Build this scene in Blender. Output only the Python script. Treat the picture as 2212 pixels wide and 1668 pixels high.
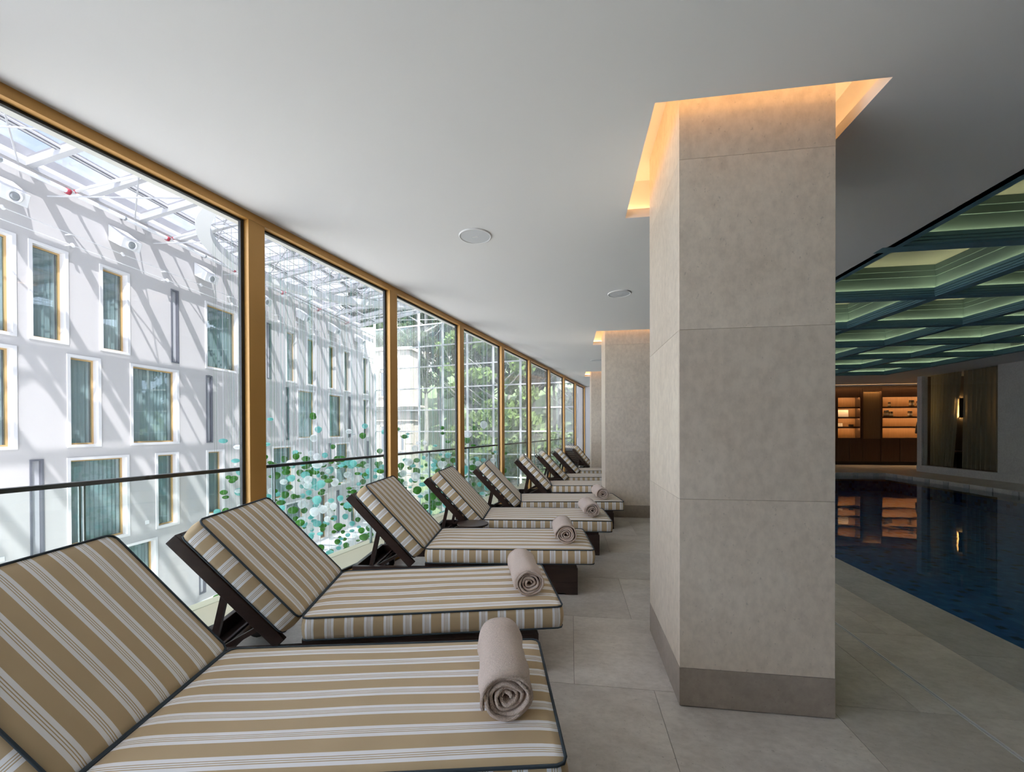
import bpy, bmesh, math, random
from mathutils import Vector, Matrix

# ------------------------------------------------------------------ scene, camera, world, sun, exposure
for o in list(bpy.data.objects):
    bpy.data.objects.remove(o)
SC = bpy.context.scene
COL = SC.collection
H = 1.325                                   # lens height above the pool deck
FPX, CYPX = 897.7, 934.26                   # focal length and principal row in pixels of the 2212 x 1668 frame
YAW, PITCH, ROLL = math.radians(8.0806), math.radians(-0.3563), math.radians(-0.2013)

def camera():
    c, s = math.cos(YAW), math.sin(YAW)
    right, fwd, up = Vector((c, s, 0)), Vector((-s, c, 0)), Vector((0, 0, 1))
    f2 = fwd * math.cos(PITCH) + up * math.sin(PITCH)
    u2 = up * math.cos(PITCH) - fwd * math.sin(PITCH)
    r3 = right * math.cos(ROLL) + u2 * math.sin(ROLL)
    u3 = u2 * math.cos(ROLL) - right * math.sin(ROLL)
    cd = bpy.data.cameras.new('camera')
    cd.sensor_width = 36.0
    cd.lens = FPX / 2212 * 36
    cd.shift_y = (CYPX - 834) / 2212
    cd.clip_start = 0.05
    cd.clip_end = 400
    co = bpy.data.objects.new('camera', cd)
    COL.objects.link(co)
    m = Matrix((r3, u3, -f2)).transposed().to_4x4()
    m.translation = (0, 0, H)
    co.matrix_world = m
    SC.camera = co
camera()

SKY_STRENGTH = 3.7
SUN_STRENGTH = 13.0
EXPOSURE = 0.66
SUN_TRAVEL = Vector((-0.9, 1.0, -1.94))

w = bpy.data.worlds.new('sky')
SC.world = w
w.use_nodes = True
nt = w.node_tree
nt.nodes.clear()
tc = nt.nodes.new('ShaderNodeTexCoord')
nz = nt.nodes.new('ShaderNodeTexNoise')
nz.inputs['Scale'].default_value = 3.2
nz.inputs['Detail'].default_value = 6
nz.inputs['Roughness'].default_value = 0.6
rp = nt.nodes.new('ShaderNodeValToRGB')
rp.color_ramp.elements[0].position = 0.38
rp.color_ramp.elements[0].color = (0.50, 0.62, 0.92, 1)
rp.color_ramp.elements[1].position = 0.62
rp.color_ramp.elements[1].color = (1.0, 0.985, 0.97, 1)
bg = nt.nodes.new('ShaderNodeBackground')
bg.inputs['Strength'].default_value = SKY_STRENGTH
wo = nt.nodes.new('ShaderNodeOutputWorld')
nt.links.new(tc.outputs['Generated'], nz.inputs['Vector'])
nt.links.new(nz.outputs['Fac'], rp.inputs['Fac'])
nt.links.new(rp.outputs['Color'], bg.inputs['Color'])
nt.links.new(bg.outputs['Background'], wo.inputs['Surface'])

sd = bpy.data.lights.new('sun', 'SUN')
sd.energy = SUN_STRENGTH
sd.angle = math.radians(0.6)
sd.color = (1.0, 0.97, 0.92)
so = bpy.data.objects.new('sun', sd)
COL.objects.link(so)
so.rotation_euler = SUN_TRAVEL.to_track_quat('-Z', 'Y').to_euler()
so.location = (10, -12, 30)

vs = SC.view_settings
vs.view_transform = 'Standard'
vs.look = 'None'
vs.gamma = 1
vs.use_curve_mapping = False
vs.exposure = EXPOSURE
cy = SC.cycles
cy.use_denoising = True
cy.use_adaptive_sampling = True
cy.adaptive_threshold = 0.02
cy.adaptive_min_samples = 16
cy.max_bounces = 12
cy.diffuse_bounces = 7
cy.glossy_bounces = 4
cy.transmission_bounces = 6
cy.transparent_max_bounces = 32
cy.sample_clamp_indirect = 6
cy.caustics_reflective = False
cy.caustics_refractive = False

# ------------------------------------------------------------------ materials
MATS = {}
def _mat(name):
    m = bpy.data.materials.new(name)
    m.use_nodes = True
    n = m.node_tree
    n.nodes.clear()
    out = n.nodes.new('ShaderNodeOutputMaterial')
    MATS[name] = m
    return m, n, out

def plain(name, col, rough=0.5, metal=0.0, spec=0.5, bump=None, var=None, coat=0.0, sheen=0.0):
    """Principled; var=(colour2, scale, detail) mottles the base, bump=(scale, strength, distance)."""
    m, n, out = _mat(name)
    p = n.nodes.new('ShaderNodeBsdfPrincipled')
    p.inputs['Base Color'].default_value = (*col, 1)
    p.inputs['Roughness'].default_value = rough
    p.inputs['Metallic'].default_value = metal
    p.inputs['Specular IOR Level'].default_value = spec
    p.inputs['Coat Weight'].default_value = coat
    p.inputs['Sheen Weight'].default_value = sheen
    n.links.new(p.outputs[0], out.inputs[0])
    g = n.nodes.new('ShaderNodeNewGeometry')
    if var:
        c2, sc, det = var[:3]
        t = n.nodes.new('ShaderNodeTexNoise')
        t.inputs['Scale'].default_value = sc
        t.inputs['Detail'].default_value = det
        t.inputs['Roughness'].default_value = 0.62
        r = n.nodes.new('ShaderNodeValToRGB')
        r.color_ramp.elements[0].position = 0.32
        r.color_ramp.elements[1].position = 0.68
        r.color_ramp.elements[0].color = (*col, 1)
        r.color_ramp.elements[1].color = (*c2, 1)
        if len(var) > 3:
            mp = n.nodes.new('ShaderNodeMapping')
            mp.inputs['Scale'].default_value = var[3]
            n.links.new(g.outputs['Position'], mp.inputs['Vector'])
            n.links.new(mp.outputs[0], t.inputs['Vector'])
        else:
            n.links.new(g.outputs['Position'], t.inputs['Vector'])
        n.links.new(t.outputs['Fac'], r.inputs['Fac'])
        n.links.new(r.outputs['Color'], p.inputs['Base Color'])
    if bump:
        t = n.nodes.new('ShaderNodeTexNoise')
        t.inputs['Scale'].default_value = bump[0]
        t.inputs['Detail'].default_value = 3
        b = n.nodes.new('ShaderNodeBump')
        b.inputs['Strength'].default_value = bump[1]
        b.inputs['Distance'].default_value = bump[2]
        n.links.new(g.outputs['Position'], t.inputs['Vector'])
        n.links.new(t.outputs['Fac'], b.inputs['Height'])
        n.links.new(b.outputs[0], p.inputs['Normal'])
    return m

def stone(name, c1, c2, c3, rough, stretch=(1, 1, 1), pit=0.5):
    """limestone: large clouds, fine grain, dark pores, a little brightness difference from piece to piece"""
    m, n, out = _mat(name)
    p = n.nodes.new('ShaderNodeBsdfPrincipled')
    p.inputs['Roughness'].default_value = rough
    n.links.new(p.outputs[0], out.inputs[0])
    g = n.nodes.new('ShaderNodeNewGeometry')
    oi = n.nodes.new('ShaderNodeObjectInfo')
    mp = n.nodes.new('ShaderNodeMapping')
    mp.inputs['Scale'].default_value = stretch
    ad = n.nodes.new('ShaderNodeVectorMath')
    ad.operation = 'MULTIPLY_ADD'
    ad.inputs[1].default_value = (7, 7, 7)
    n.links.new(oi.outputs['Random'], ad.inputs[0])
    n.links.new(g.outputs['Position'], ad.inputs[2])
    n.links.new(ad.outputs[0], mp.inputs['Vector'])
    def noise(sc, det):
        t = n.nodes.new('ShaderNodeTexNoise')
        t.inputs['Scale'].default_value = sc
        t.inputs['Detail'].default_value = det
        t.inputs['Roughness'].default_value = 0.65
        n.links.new(mp.outputs[0], t.inputs['Vector'])
        return t
    big, fine, pore = noise(2.6, 5), noise(26, 5), noise(60, 2)
    r1 = n.nodes.new('ShaderNodeValToRGB')
    r1.color_ramp.elements[0].position, r1.color_ramp.elements[1].position = 0.34, 0.66
    r1.color_ramp.elements[0].color, r1.color_ramp.elements[1].color = (*c1, 1), (*c2, 1)
    n.links.new(big.outputs['Fac'], r1.inputs['Fac'])
    mx = n.nodes.new('ShaderNodeMixRGB')
    mx.blend_type = 'MULTIPLY'
    mx.inputs['Fac'].default_value = 0.42
    r2 = n.nodes.new('ShaderNodeValToRGB')
    r2.color_ramp.elements[0].position, r2.color_ramp.elements[1].position = 0.3, 0.62
    r2.color_ramp.elements[0].color, r2.color_ramp.elements[1].color = (0.62, 0.60, 0.58, 1), (1, 1, 1, 1)
    n.links.new(fine.outputs['Fac'], r2.inputs['Fac'])
    n.links.new(r1.outputs[0], mx.inputs[1])
    n.links.new(r2.outputs[0], mx.inputs[2])
    r3 = n.nodes.new('ShaderNodeValToRGB')
    r3.color_ramp.elements[0].position, r3.color_ramp.elements[1].position = 0.27, 0.33
    r3.color_ramp.elements[0].color, r3.color_ramp.elements[1].color = (1, 1, 1, 1), (0, 0, 0, 1)
    n.links.new(pore.outputs['Fac'], r3.inputs['Fac'])
    pm = n.nodes.new('ShaderNodeMath')
    pm.operation = 'MULTIPLY'
    pm.inputs[1].default_value = pit
    n.links.new(r3.outputs[0], pm.inputs[0])
    m3 = n.nodes.new('ShaderNodeMixRGB')
    m3.inputs[2].default_value = (*c3, 1)
    n.links.new(pm.outputs[0], m3.inputs['Fac'])
    n.links.new(mx.outputs[0], m3.inputs[1])
    hs = n.nodes.new('ShaderNodeHueSaturation')
    mr = n.nodes.new('ShaderNodeMapRange')
    mr.inputs['To Min'].default_value, mr.inputs['To Max'].default_value = 0.94, 1.06
    n.links.new(oi.outputs['Random'], mr.inputs['Value'])
    n.links.new(mr.outputs[0], hs.inputs['Value'])
    n.links.new(m3.outputs[0], hs.inputs['Color'])
    n.links.new(hs.outputs[0], p.inputs['Base Color'])
    b = n.nodes.new('ShaderNodeBump')
    b.inputs['Strength'].default_value = 0.15
    b.inputs['Distance'].default_value = 0.002
    n.links.new(fine.outputs['Fac'], b.inputs['Height'])
    n.links.new(b.outputs[0], p.inputs['Normal'])
    return m

def thin_glass(name, tint=(0.97, 0.985, 0.98), base=0.03, top=0.7, rough=0.0):
    """clear sheet glass: straight-through light, Schlick reflection"""
    m, n, out = _mat(name)
    lw = n.nodes.new('ShaderNodeLayerWeight')
    lw.inputs['Blend'].default_value = 0.5
    pw = n.nodes.new('ShaderNodeMath')
    pw.operation = 'POWER'
    pw.inputs[1].default_value = 5
    n.links.new(lw.outputs['Facing'], pw.inputs[0])
    ma = n.nodes.new('ShaderNodeMath')
    ma.operation = 'MULTIPLY_ADD'
    ma.inputs[1].default_value = top
    ma.inputs[2].default_value = base
    n.links.new(pw.outputs[0], ma.inputs[0])
    t = n.nodes.new('ShaderNodeBsdfTransparent')
    t.inputs[0].default_value = (*tint, 1)
    g = n.nodes.new('ShaderNodeBsdfGlossy')
    g.inputs['Roughness'].default_value = rough
    mx = n.nodes.new('ShaderNodeMixShader')
    n.links.new(ma.outputs[0], mx.inputs[0])
    n.links.new(t.outputs[0], mx.inputs[1])
    n.links.new(g.outputs[0], mx.inputs[2])
    n.links.new(mx.outputs[0], out.inputs[0])
    return m

def glow(name, col, s):
    m, n, out = _mat(name)
    e = n.nodes.new('ShaderNodeEmission')
    e.inputs[0].default_value = (*col, 1)
    e.inputs[1].default_value = s
    n.links.new(e.outputs[0], out.inputs[0])
    return m

def bauble_glass(name, col, body):
    """hand blown coloured glass: partly see-through, partly lit from within by scattered light, shiny skin"""
    m, n, out = _mat(name)
    t = n.nodes.new('ShaderNodeBsdfTransparent')
    t.inputs[0].default_value = (*[c ** 0.5 for c in col], 1)
    d = n.nodes.new('ShaderNodeBsdfPrincipled')
    d.inputs['Base Color'].default_value = (*col, 1)
    d.inputs['Roughness'].default_value = 0.12
    tr = n.nodes.new('ShaderNodeBsdfTranslucent')
    tr.inputs[0].default_value = (*[min(1, c * 1.3) for c in col], 1)
    a = n.nodes.new('ShaderNodeMixShader')
    a.inputs[0].default_value = 0.5
    n.links.new(d.outputs[0], a.inputs[1])
    n.links.new(tr.outputs[0], a.inputs[2])
    lw = n.nodes.new('ShaderNodeLayerWeight')
    lw.inputs['Blend'].default_value = 0.35
    mr = n.nodes.new('ShaderNodeMapRange')
    mr.inputs['To Min'].default_value = body
    mr.inputs['To Max'].default_value = 0.95
    n.links.new(lw.outputs['Facing'], mr.inputs['Value'])
    mx = n.nodes.new('ShaderNodeMixShader')
    n.links.new(mr.outputs[0], mx.inputs[0])
    n.links.new(t.outputs[0], mx.inputs[1])
    n.links.new(a.outputs[0], mx.inputs[2])
    n.links.new(mx.outputs[0], out.inputs[0])
    return m

def stripes():
    m, n, out = _mat('stripe_fabric')
    p = n.nodes.new('ShaderNodeBsdfPrincipled')
    p.inputs['Roughness'].default_value = 0.75
    p.inputs['Specular IOR Level'].default_value = 0.25
    p.inputs['Sheen Weight'].default_value = 0.15
    n.links.new(p.outputs[0], out.inputs[0])
    uv = n.nodes.new('ShaderNodeUVMap')
    uv.uv_map = 'UVMap'
    sp = n.nodes.new('ShaderNodeSeparateXYZ')
    mu = n.nodes.new('ShaderNodeMath')
    mu.operation = 'MULTIPLY'
    mu.inputs[1].default_value = 1 / 0.0985
    fr = n.nodes.new('ShaderNodeMath')
    fr.operation = 'FRACT'
    r = n.nodes.new('ShaderNodeValToRGB')
    r.color_ramp.interpolation = 'CONSTANT'
    tan, white = (0.53, 0.40, 0.24, 1), (0.90, 0.89, 0.89, 1)
    stops = [(0, tan), (0.50, white), (0.640, tan), (0.668, white), (0.713, tan), (0.741, white), (0.786, tan), (0.814, white), (0.955, tan)]
    e = r.color_ramp.elements
    e[0].position, e[0].color = stops[0]
    e[1].position, e[1].color = stops[1]
    for ps, c in stops[2:]:
        q = e.new(ps)
        q.color = c
    n.links.new(uv.outputs[0], sp.inputs[0])
    n.links.new(sp.outputs[0], mu.inputs[0])
    n.links.new(mu.outputs[0], fr.inputs[0])
    n.links.new(fr.outputs[0], r.inputs['Fac'])
    n.links.new(r.outputs[0], p.inputs['Base Color'])
    tcn = n.nodes.new('ShaderNodeTexCoord')
    t = n.nodes.new('ShaderNodeTexNoise')
    t.inputs['Scale'].default_value = 7
    t.inputs['Detail'].default_value = 2
    t2 = n.nodes.new('ShaderNodeTexNoise')
    t2.inputs['Scale'].default_value = 900
    b = n.nodes.new('ShaderNodeBump')
    b.inputs['Strength'].default_value = 0.35
    b.inputs['Distance'].default_value = 0.02
    b2 = n.nodes.new('ShaderNodeBump')
    b2.inputs['Strength'].default_value = 0.12
    b2.inputs['Distance'].default_value = 0.0006
    n.links.new(tcn.outputs['Object'], t.inputs['Vector'])
    n.links.new(tcn.outputs['Object'], t2.inputs['Vector'])
    n.links.new(t.outputs['Fac'], b.inputs['Height'])
    n.links.new(t2.outputs['Fac'], b2.inputs['Height'])
    n.links.new(b.outputs[0], b2.inputs['Normal'])
    n.links.new(b2.outputs[0], p.inputs['Normal'])
    return m

def water_mat():
    m, n, out = _mat('pool_water')
    g = n.nodes.new('ShaderNodeNewGeometry')
    t = n.nodes.new('ShaderNodeTexNoise')
    t.inputs['Scale'].default_value = 2.2
    t.inputs['Detail'].default_value = 2
    b = n.nodes.new('ShaderNodeBump')
    b.inputs['Strength'].default_value = 0.06
    b.inputs['Distance'].default_value = 0.02
    n.links.new(g.outputs['Position'], t.inputs['Vector'])
    n.links.new(t.outputs['Fac'], b.inputs['Height'])
    fr = n.nodes.new('ShaderNodeFresnel')
    fr.inputs['IOR'].default_value = 1.33
    n.links.new(b.outputs[0], fr.inputs['Normal'])
    tr = n.nodes.new('ShaderNodeBsdfTransparent')
    tr.inputs[0].default_value = (0.88, 0.96, 1.0, 1)
    gl = n.nodes.new('ShaderNodeBsdfGlossy')
    gl.inputs['Roughness'].default_value = 0.015
    n.links.new(b.outputs[0], gl.inputs['Normal'])
    mx = n.nodes.new('ShaderNodeMixShader')
    n.links.new(fr.outputs[0], mx.inputs[0])
    n.links.new(tr.outputs[0], mx.inputs[1])
    n.links.new(gl.outputs[0], mx.inputs[2])
    n.links.new(mx.outputs[0], out.inputs[0])
    return m

def mosaic():
    m, n, out = _mat('pool_mosaic')
    p = n.nodes.new('ShaderNodeBsdfPrincipled')
    p.inputs['Roughness'].default_value = 0.3
    n.links.new(p.outputs[0], out.inputs[0])
    g = n.nodes.new('ShaderNodeNewGeometry')
    v = n.nodes.new('ShaderNodeTexVoronoi')
    v.distance = 'CHEBYCHEV'
    v.inputs['Scale'].default_value = 14
    v.inputs['Randomness'].default_value = 0.0
    sp = n.nodes.new('ShaderNodeSeparateColor')
    r = n.nodes.new('ShaderNodeValToRGB')
    r.color_ramp.interpolation = 'CONSTANT'
    e = r.color_ramp.elements
    e[0].position, e[0].color = 0, (0.04, 0.22, 0.74, 1)
    e[1].position, e[1].color = 0.3, (0.07, 0.31, 0.86, 1)
    for ps, c in ((0.55, (0.05, 0.26, 0.80, 1)), (0.8, (0.10, 0.38, 0.88, 1)), (0.92, (0.02, 0.09, 0.32, 1))):
        q = e.new(ps)
        q.color = c
    n.links.new(g.outputs['Position'], v.inputs['Vector'])
    n.links.new(v.outputs['Color'], sp.inputs[0])
    n.links.new(sp.outputs[0], r.inputs['Fac'])
    n.links.new(r.outputs[0], p.inputs['Base Color'])
    return m

def sheer(name, col, see):
    m, n, out = _mat(name)
    d = n.nodes.new('ShaderNodeBsdfDiffuse')
    d.inputs[0].default_value = (*col, 1)
    tl = n.nodes.new('ShaderNodeBsdfTranslucent')
    tl.inputs[0].default_value = (*col, 1)
    a = n.nodes.new('ShaderNodeMixShader')
    a.inputs[0].default_value = 0.4
    t = n.nodes.new('ShaderNodeBsdfTransparent')
    b = n.nodes.new('ShaderNodeMixShader')
    b.inputs[0].default_value = see
    n.links.new(d.outputs[0], a.inputs[1])
    n.links.new(tl.outputs[0], a.inputs[2])
    n.links.new(a.outputs[0], b.inputs[1])
    n.links.new(t.outputs[0], b.inputs[2])
    n.links.new(b.outputs[0], out.inputs[0])
    return m

def leaf_mat(name, c1, c2):
    m, n, out = _mat(name)
    g = n.nodes.new('ShaderNodeNewGeometry')
    oi = n.nodes.new('ShaderNodeObjectInfo')
    r = n.nodes.new('ShaderNodeValToRGB')
    r.color_ramp.elements[0].color = (*c1, 1)
    r.color_ramp.elements[1].color = (*c2, 1)
    t = n.nodes.new('ShaderNodeTexNoise')
    t.inputs['Scale'].default_value = 0.7
    t.inputs['Detail'].default_value = 4
    n.links.new(g.outputs['Position'], t.inputs['Vector'])
    n.links.new(t.outputs['Fac'], r.inputs['Fac'])
    hs = n.nodes.new('ShaderNodeHueSaturation')
    mr = n.nodes.new('ShaderNodeMapRange')
    mr.inputs['To Min'].default_value, mr.inputs['To Max'].default_value = 0.75, 1.2
    n.links.new(oi.outputs['Random'], mr.inputs['Value'])
    n.links.new(mr.outputs[0], hs.inputs['Value'])
    n.links.new(r.outputs[0], hs.inputs['Color'])
    d = n.nodes.new('ShaderNodeBsdfDiffuse')
    tl = n.nodes.new('ShaderNodeBsdfTranslucent')
    a = n.nodes.new('ShaderNodeMixShader')
    a.inputs[0].default_value = 0.35
    n.links.new(hs.outputs[0], d.inputs[0])
    n.links.new(hs.outputs[0], tl.inputs[0])
    n.links.new(d.outputs[0], a.inputs[1])
    n.links.new(tl.outputs[0], a.inputs[2])
    n.links.new(a.outputs[0], out.inputs[0])
    return m

def wood(name, c1, c2, rough, axis='z'):
    sc = {'x': (1.2, 30, 30), 'y': (30, 1.2, 30), 'z': (30, 30, 1.2)}[axis]
    return plain(name, c1, rough, var=(c2, 1.6, 4, sc))

M_CEIL = plain('ceiling_paint', (0.79, 0.79, 0.785), 0.9, spec=0.2)
M_WALL = plain('white_plaster', (0.80, 0.79, 0.78), 0.9, spec=0.2)
M_STONE = stone('column_limestone', (0.715, 0.61, 0.49), (0.79, 0.69, 0.565), (0.30, 0.25, 0.20), 0.42, (1, 1, 0.7), 0.35)
M_SKIRT = stone('skirting_limestone', (0.34, 0.285, 0.235), (0.44, 0.375, 0.31), (0.15, 0.12, 0.10), 0.4)
M_TILE = stone('floor_limestone', (0.55, 0.505, 0.455), (0.70, 0.655, 0.60), (0.26, 0.23, 0.20), 0.38, (1, 1.6, 1), 0.5)
M_COPE = stone('coping_granite', (0.42, 0.41, 0.39), (0.52, 0.51, 0.49), (0.2, 0.2, 0.19), 0.6)
M_GROUT = plain('grout', (0.20, 0.185, 0.165), 0.9)
M_STEEL = plain('brushed_steel', (0.75, 0.75, 0.76), 0.35, metal=0.3)
M_GOLD = plain('bronze_frame', (0.62, 0.335, 0.095), 0.38, metal=0.2, var=((0.56, 0.30, 0.08), 3, 2, (1, 1, 0.2)))
M_BLACK = plain('black_gasket', (0.018, 0.022, 0.022), 0.5)
M_PANE = thin_glass('clear_pane', (0.975, 0.985, 0.98), 0.02, 0.6)
M_BAL = thin_glass('balustrade_glass', (0.93, 0.965, 0.95), 0.03, 0.6)
M_EDGE = plain('green_glass_edge', (0.17, 0.26, 0.245), 0.2)
M_RAIL = plain('dark_rail', (0.07, 0.075, 0.08), 0.4, metal=0.5)
M_LEDGE = plain('ledge_stone', (0.78, 0.72, 0.52), 0.8)
M_FACADE = plain('facade_render', (0.60, 0.58, 0.572), 0.9, spec=0.2, bump=(60, 0.12, 0.004))
M_SURR = plain('window_surround', (0.80, 0.785, 0.78), 0.8, spec=0.2)
M_WGOLD = plain('window_frame_gold', (0.62, 0.42, 0.19), 0.4, metal=0.2)
M_WPANE = thin_glass('facade_glass', (0.80, 0.87, 0.87), 0.09, 0.7)
M_WCURT = plain('facade_curtain', (0.66, 0.69, 0.70), 0.9, sheen=0.2)
M_DARK = plain('dark_backing', (0.06, 0.07, 0.075), 0.9)
M_SLOT = plain('slot_frame', (0.16, 0.165, 0.19), 0.5)
M_SLOTP = plain('slot_louvre', (0.66, 0.67, 0.70), 0.6)
M_WHITE = plain('white_metal', (0.80, 0.80, 0.80), 0.45)
M_ROOFW = plain('roof_white_steel', (0.56, 0.56, 0.57), 0.5)
M_GREYM = plain('grey_metal', (0.42, 0.44, 0.46), 0.4, metal=0.6)
M_CREAM = plain('shaded_cream_beam', (0.62, 0.62, 0.57), 0.7)
M_RED = plain('red_coupling', (0.42, 0.03, 0.06), 0.45)
M_ROOFG = thin_glass('roof_glass', (0.505, 0.505, 0.53), 0.05, 0.6)
M_BLIND = plain('roof_blind', (0.62, 0.62, 0.72), 0.8)
M_LINE = plain('roof_gasket', (0.10, 0.10, 0.11), 0.6)
M_WIRE = plain('steel_wire', (0.50, 0.51, 0.52), 0.45, metal=0.4)
M_BG = bauble_glass('green_glass', (0.075, 0.25, 0.04), 0.62)
M_BT = bauble_glass('teal_glass', (0.26, 0.60, 0.57), 0.5)
M_BC = bauble_glass('clear_glass', (0.84, 0.87, 0.88), 0.34)
M_STRIPE = stripes()
M_PIPING = plain('navy_piping', (0.028, 0.045, 0.058), 0.7)
M_ESPR = plain('espresso_wood', (0.026, 0.014, 0.011), 0.32, var=((0.045, 0.024, 0.018), 3, 4, (1, 8, 8)))
M_RUBBER = plain('rubber', (0.012, 0.012, 0.012), 0.6)
M_TOWEL = plain('terry_towel', (0.70, 0.555, 0.465), 0.95, spec=0.1, sheen=0.4, bump=(300, 1.0, 0.006), var=((0.86, 0.70, 0.60), 160, 3))
M_TEAL = plain('coffer_teal', (0.12, 0.235, 0.285), 0.55)
M_COFF = plain('coffer_green', (0.105, 0.155, 0.145), 0.7)
M_COFT = plain('coffer_top', (0.30, 0.30, 0.24), 0.85)
M_LED_C = glow('coffer_led', (1.0, 0.98, 0.60), 13.0)
M_LED_W = glow('warm_led', (1.0, 0.55, 0.24), 7.0)
M_LED_S = glow('shelf_led', (1.0, 0.62, 0.30), 20.0)
M_SPOT = glow('shelf_spot', (1.0, 0.75, 0.45), 20.0)
M_PWALL = stone('pool_wall_stone', (0.62, 0.61, 0.58), (0.70, 0.69, 0.66), (0.25, 0.24, 0.22), 0.55, pit=0.25)
M_CURT = sheer('olive_sheer', (0.46, 0.42, 0.30), 0.36)
M_OAK = wood('oak_veneer', (0.40, 0.21, 0.085), (0.33, 0.165, 0.065), 0.45)
M_WALNUT = wood('walnut_door', (0.115, 0.062, 0.034), (0.085, 0.045, 0.025), 0.42)
M_BRZ = wood('bronze_panel', (0.30, 0.19, 0.09), (0.25, 0.155, 0.07), 0.35)
M_PLINTH = plain('dark_plinth', (0.025, 0.018, 0.014), 0.5)
M_PAPER = plain('white_card', (0.80, 0.70, 0.60), 0.6)
M_JAR = plain('amber_jar', (0.20, 0.11, 0.04), 0.25)
M_JARL = plain('pale_jar_label', (0.55, 0.42, 0.25), 0.5)
M_WATER = water_mat()
M_MOSAIC = mosaic()
M_LEAF1 = leaf_mat('dark_leaf', (0.045, 0.07, 0.037), (0.12, 0.155, 0.082))
M_LEAF2 = leaf_mat('fresh_leaf', (0.10, 0.15, 0.055), (0.22, 0.30, 0.11))
M_LEAF3 = leaf_mat('yellow_leaf', (0.38, 0.36, 0.06), (0.60, 0.52, 0.12))
M_BARK = plain('bark', (0.22, 0.205, 0.19), 0.9, var=((0.34, 0.32, 0.30), 4, 4, (4, 4, 0.6)))
M_HILL = plain('hillside', (0.09, 0.13, 0.06), 0.95, var=((0.16, 0.20, 0.10), 0.5, 5))
M_BEIGE = plain('old_stone', (0.42, 0.365, 0.325), 0.9, var=((0.47, 0.41, 0.365), 1.5, 4))
M_ATFL = plain('atrium_floor', (0.80, 0.79, 0.76), 0.7)
M_SPEAK = plain('speaker_grille', (0.64, 0.66, 0.68), 0.7)

# ------------------------------------------------------------------ mesh helpers
class MB:
    def __init__(self):
        self.v, self.f, self.uv = [], [], None
    def box(self, x0, x1, y0, y1, z0, z1, f=None):
        i = len(self.v)
        ps = [(x0, y0, z0), (x1, y0, z0), (x1, y1, z0), (x0, y1, z0), (x0, y0, z1), (x1, y0, z1), (x1, y1, z1), (x0, y1, z1)]
        self.v += [tuple(f(*p)) if f else p for p in ps]
        self.f += [tuple(i + k for k in q) for q in ((0, 3, 2, 1), (4, 5, 6, 7), (0, 1, 5, 4), (1, 2, 6, 5), (2, 3, 7, 6), (3, 0, 4, 7))]
        return self
    def quad(self, *ps):
        i = len(self.v)
        self.v += [tuple(p) for p in ps]
        self.f.append(tuple(range(i, i + len(ps))))
        return self
    def prism(self, poly, z0, z1, f=None):
        """poly: (a, b) outline, extruded along the third axis"""
        i, n = len(self.v), len(poly)
        g = f or (lambda a, b, c: (a, b, c))
        self.v += [tuple(g(a, b, z0)) for a, b in poly] + [tuple(g(a, b, z1)) for a, b in poly]
        self.f.append(tuple(i + k for k in reversed(range(n))))
        self.f.append(tuple(i + n + k for k in range(n)))
        for k in range(n):
            j = (k + 1) % n
            self.f.append((i + k, i + j, i + n + j, i + n + k))
        return self
    def tube(self, pts, r, n=6, closed=False, cap=True):
        pts = [Vector(p) for p in pts]
        i0, m = len(self.v), len(pts)
        prev = None
        for k, p in enumerate(pts):
            a = pts[(k - 1) % m] if (closed or k > 0) else p
            b = pts[(k + 1) % m] if (closed or k < m - 1) else p
            t = (b - a).normalized()
            if prev is None:
                u = t.orthogonal().normalized()
            else:
                u = prev - t * prev.dot(t)
                u = u.normalized() if u.length > 1e-6 else t.orthogonal().normalized()
            prev = u
            w_ = t.cross(u)
            rr = r[k] if isinstance(r, (list, tuple)) else r
            for q in range(n):
                an = 2 * math.pi * q / n
                self.v.append(tuple(p + (u * math.cos(an) + w_ * math.sin(an)) * rr))
        for k in range(m if closed else m - 1):
            for q in range(n):
                a, b = i0 + k * n + q, i0 + k * n + (q + 1) % n
                c, d = i0 + ((k + 1) % m) * n + (q + 1) % n, i0 + ((k + 1) % m) * n + q
                self.f.append((a, b, c, d))
        if cap and not closed:
            self.f.append(tuple(i0 + q for q in reversed(range(n))))
            self.f.append(tuple(i0 + (m - 1) * n + q for q in range(n)))
        return self
    def lathe(self, prof, n=24, c=(0, 0, 0)):
        i0 = len(self.v)
        for r, z in prof:
            for q in range(n):
                an = 2 * math.pi * q / n
                self.v.append((c[0] + r * math.cos(an), c[1] + r * math.sin(an), c[2] + z))
        for k in range(len(prof) - 1):
            for q in range(n):
                a, b = i0 + k * n + q, i0 + k * n + (q + 1) % n
                self.f.append((a, b, b + n, a + n))
        self.f.append(tuple(i0 + q for q in reversed(range(n))))
        self.f.append(tuple(i0 + (len(prof) - 1) * n + q for q in range(n)))
        return self
    def mesh(self, name, mat, smooth=False, fix=False):
        me = bpy.data.meshes.new(name)
        me.from_pydata(self.v, [], self.f)
        if self.uv:
            l = me.uv_layers.new(name='UVMap')
            k = 0
            for poly, uvs in zip(me.polygons, self.uv):
                for li, q in zip(poly.loop_indices, uvs):
                    l.data[li].uv = q
        if fix:
            bm = bmesh.new()
            bm.from_mesh(me)
            bmesh.ops.recalc_face_normals(bm, faces=bm.faces)
            bm.to_mesh(me)
            bm.free()
        if smooth:
            me.polygons.foreach_set('use_smooth', [True] * len(me.polygons))
        me.materials.append(mat)
        me.update()
        return me
    def build(self, name, mat, parent=None, smooth=False, fix=True):
        return link(name, self.mesh(name, mat, smooth, fix), parent)

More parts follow.
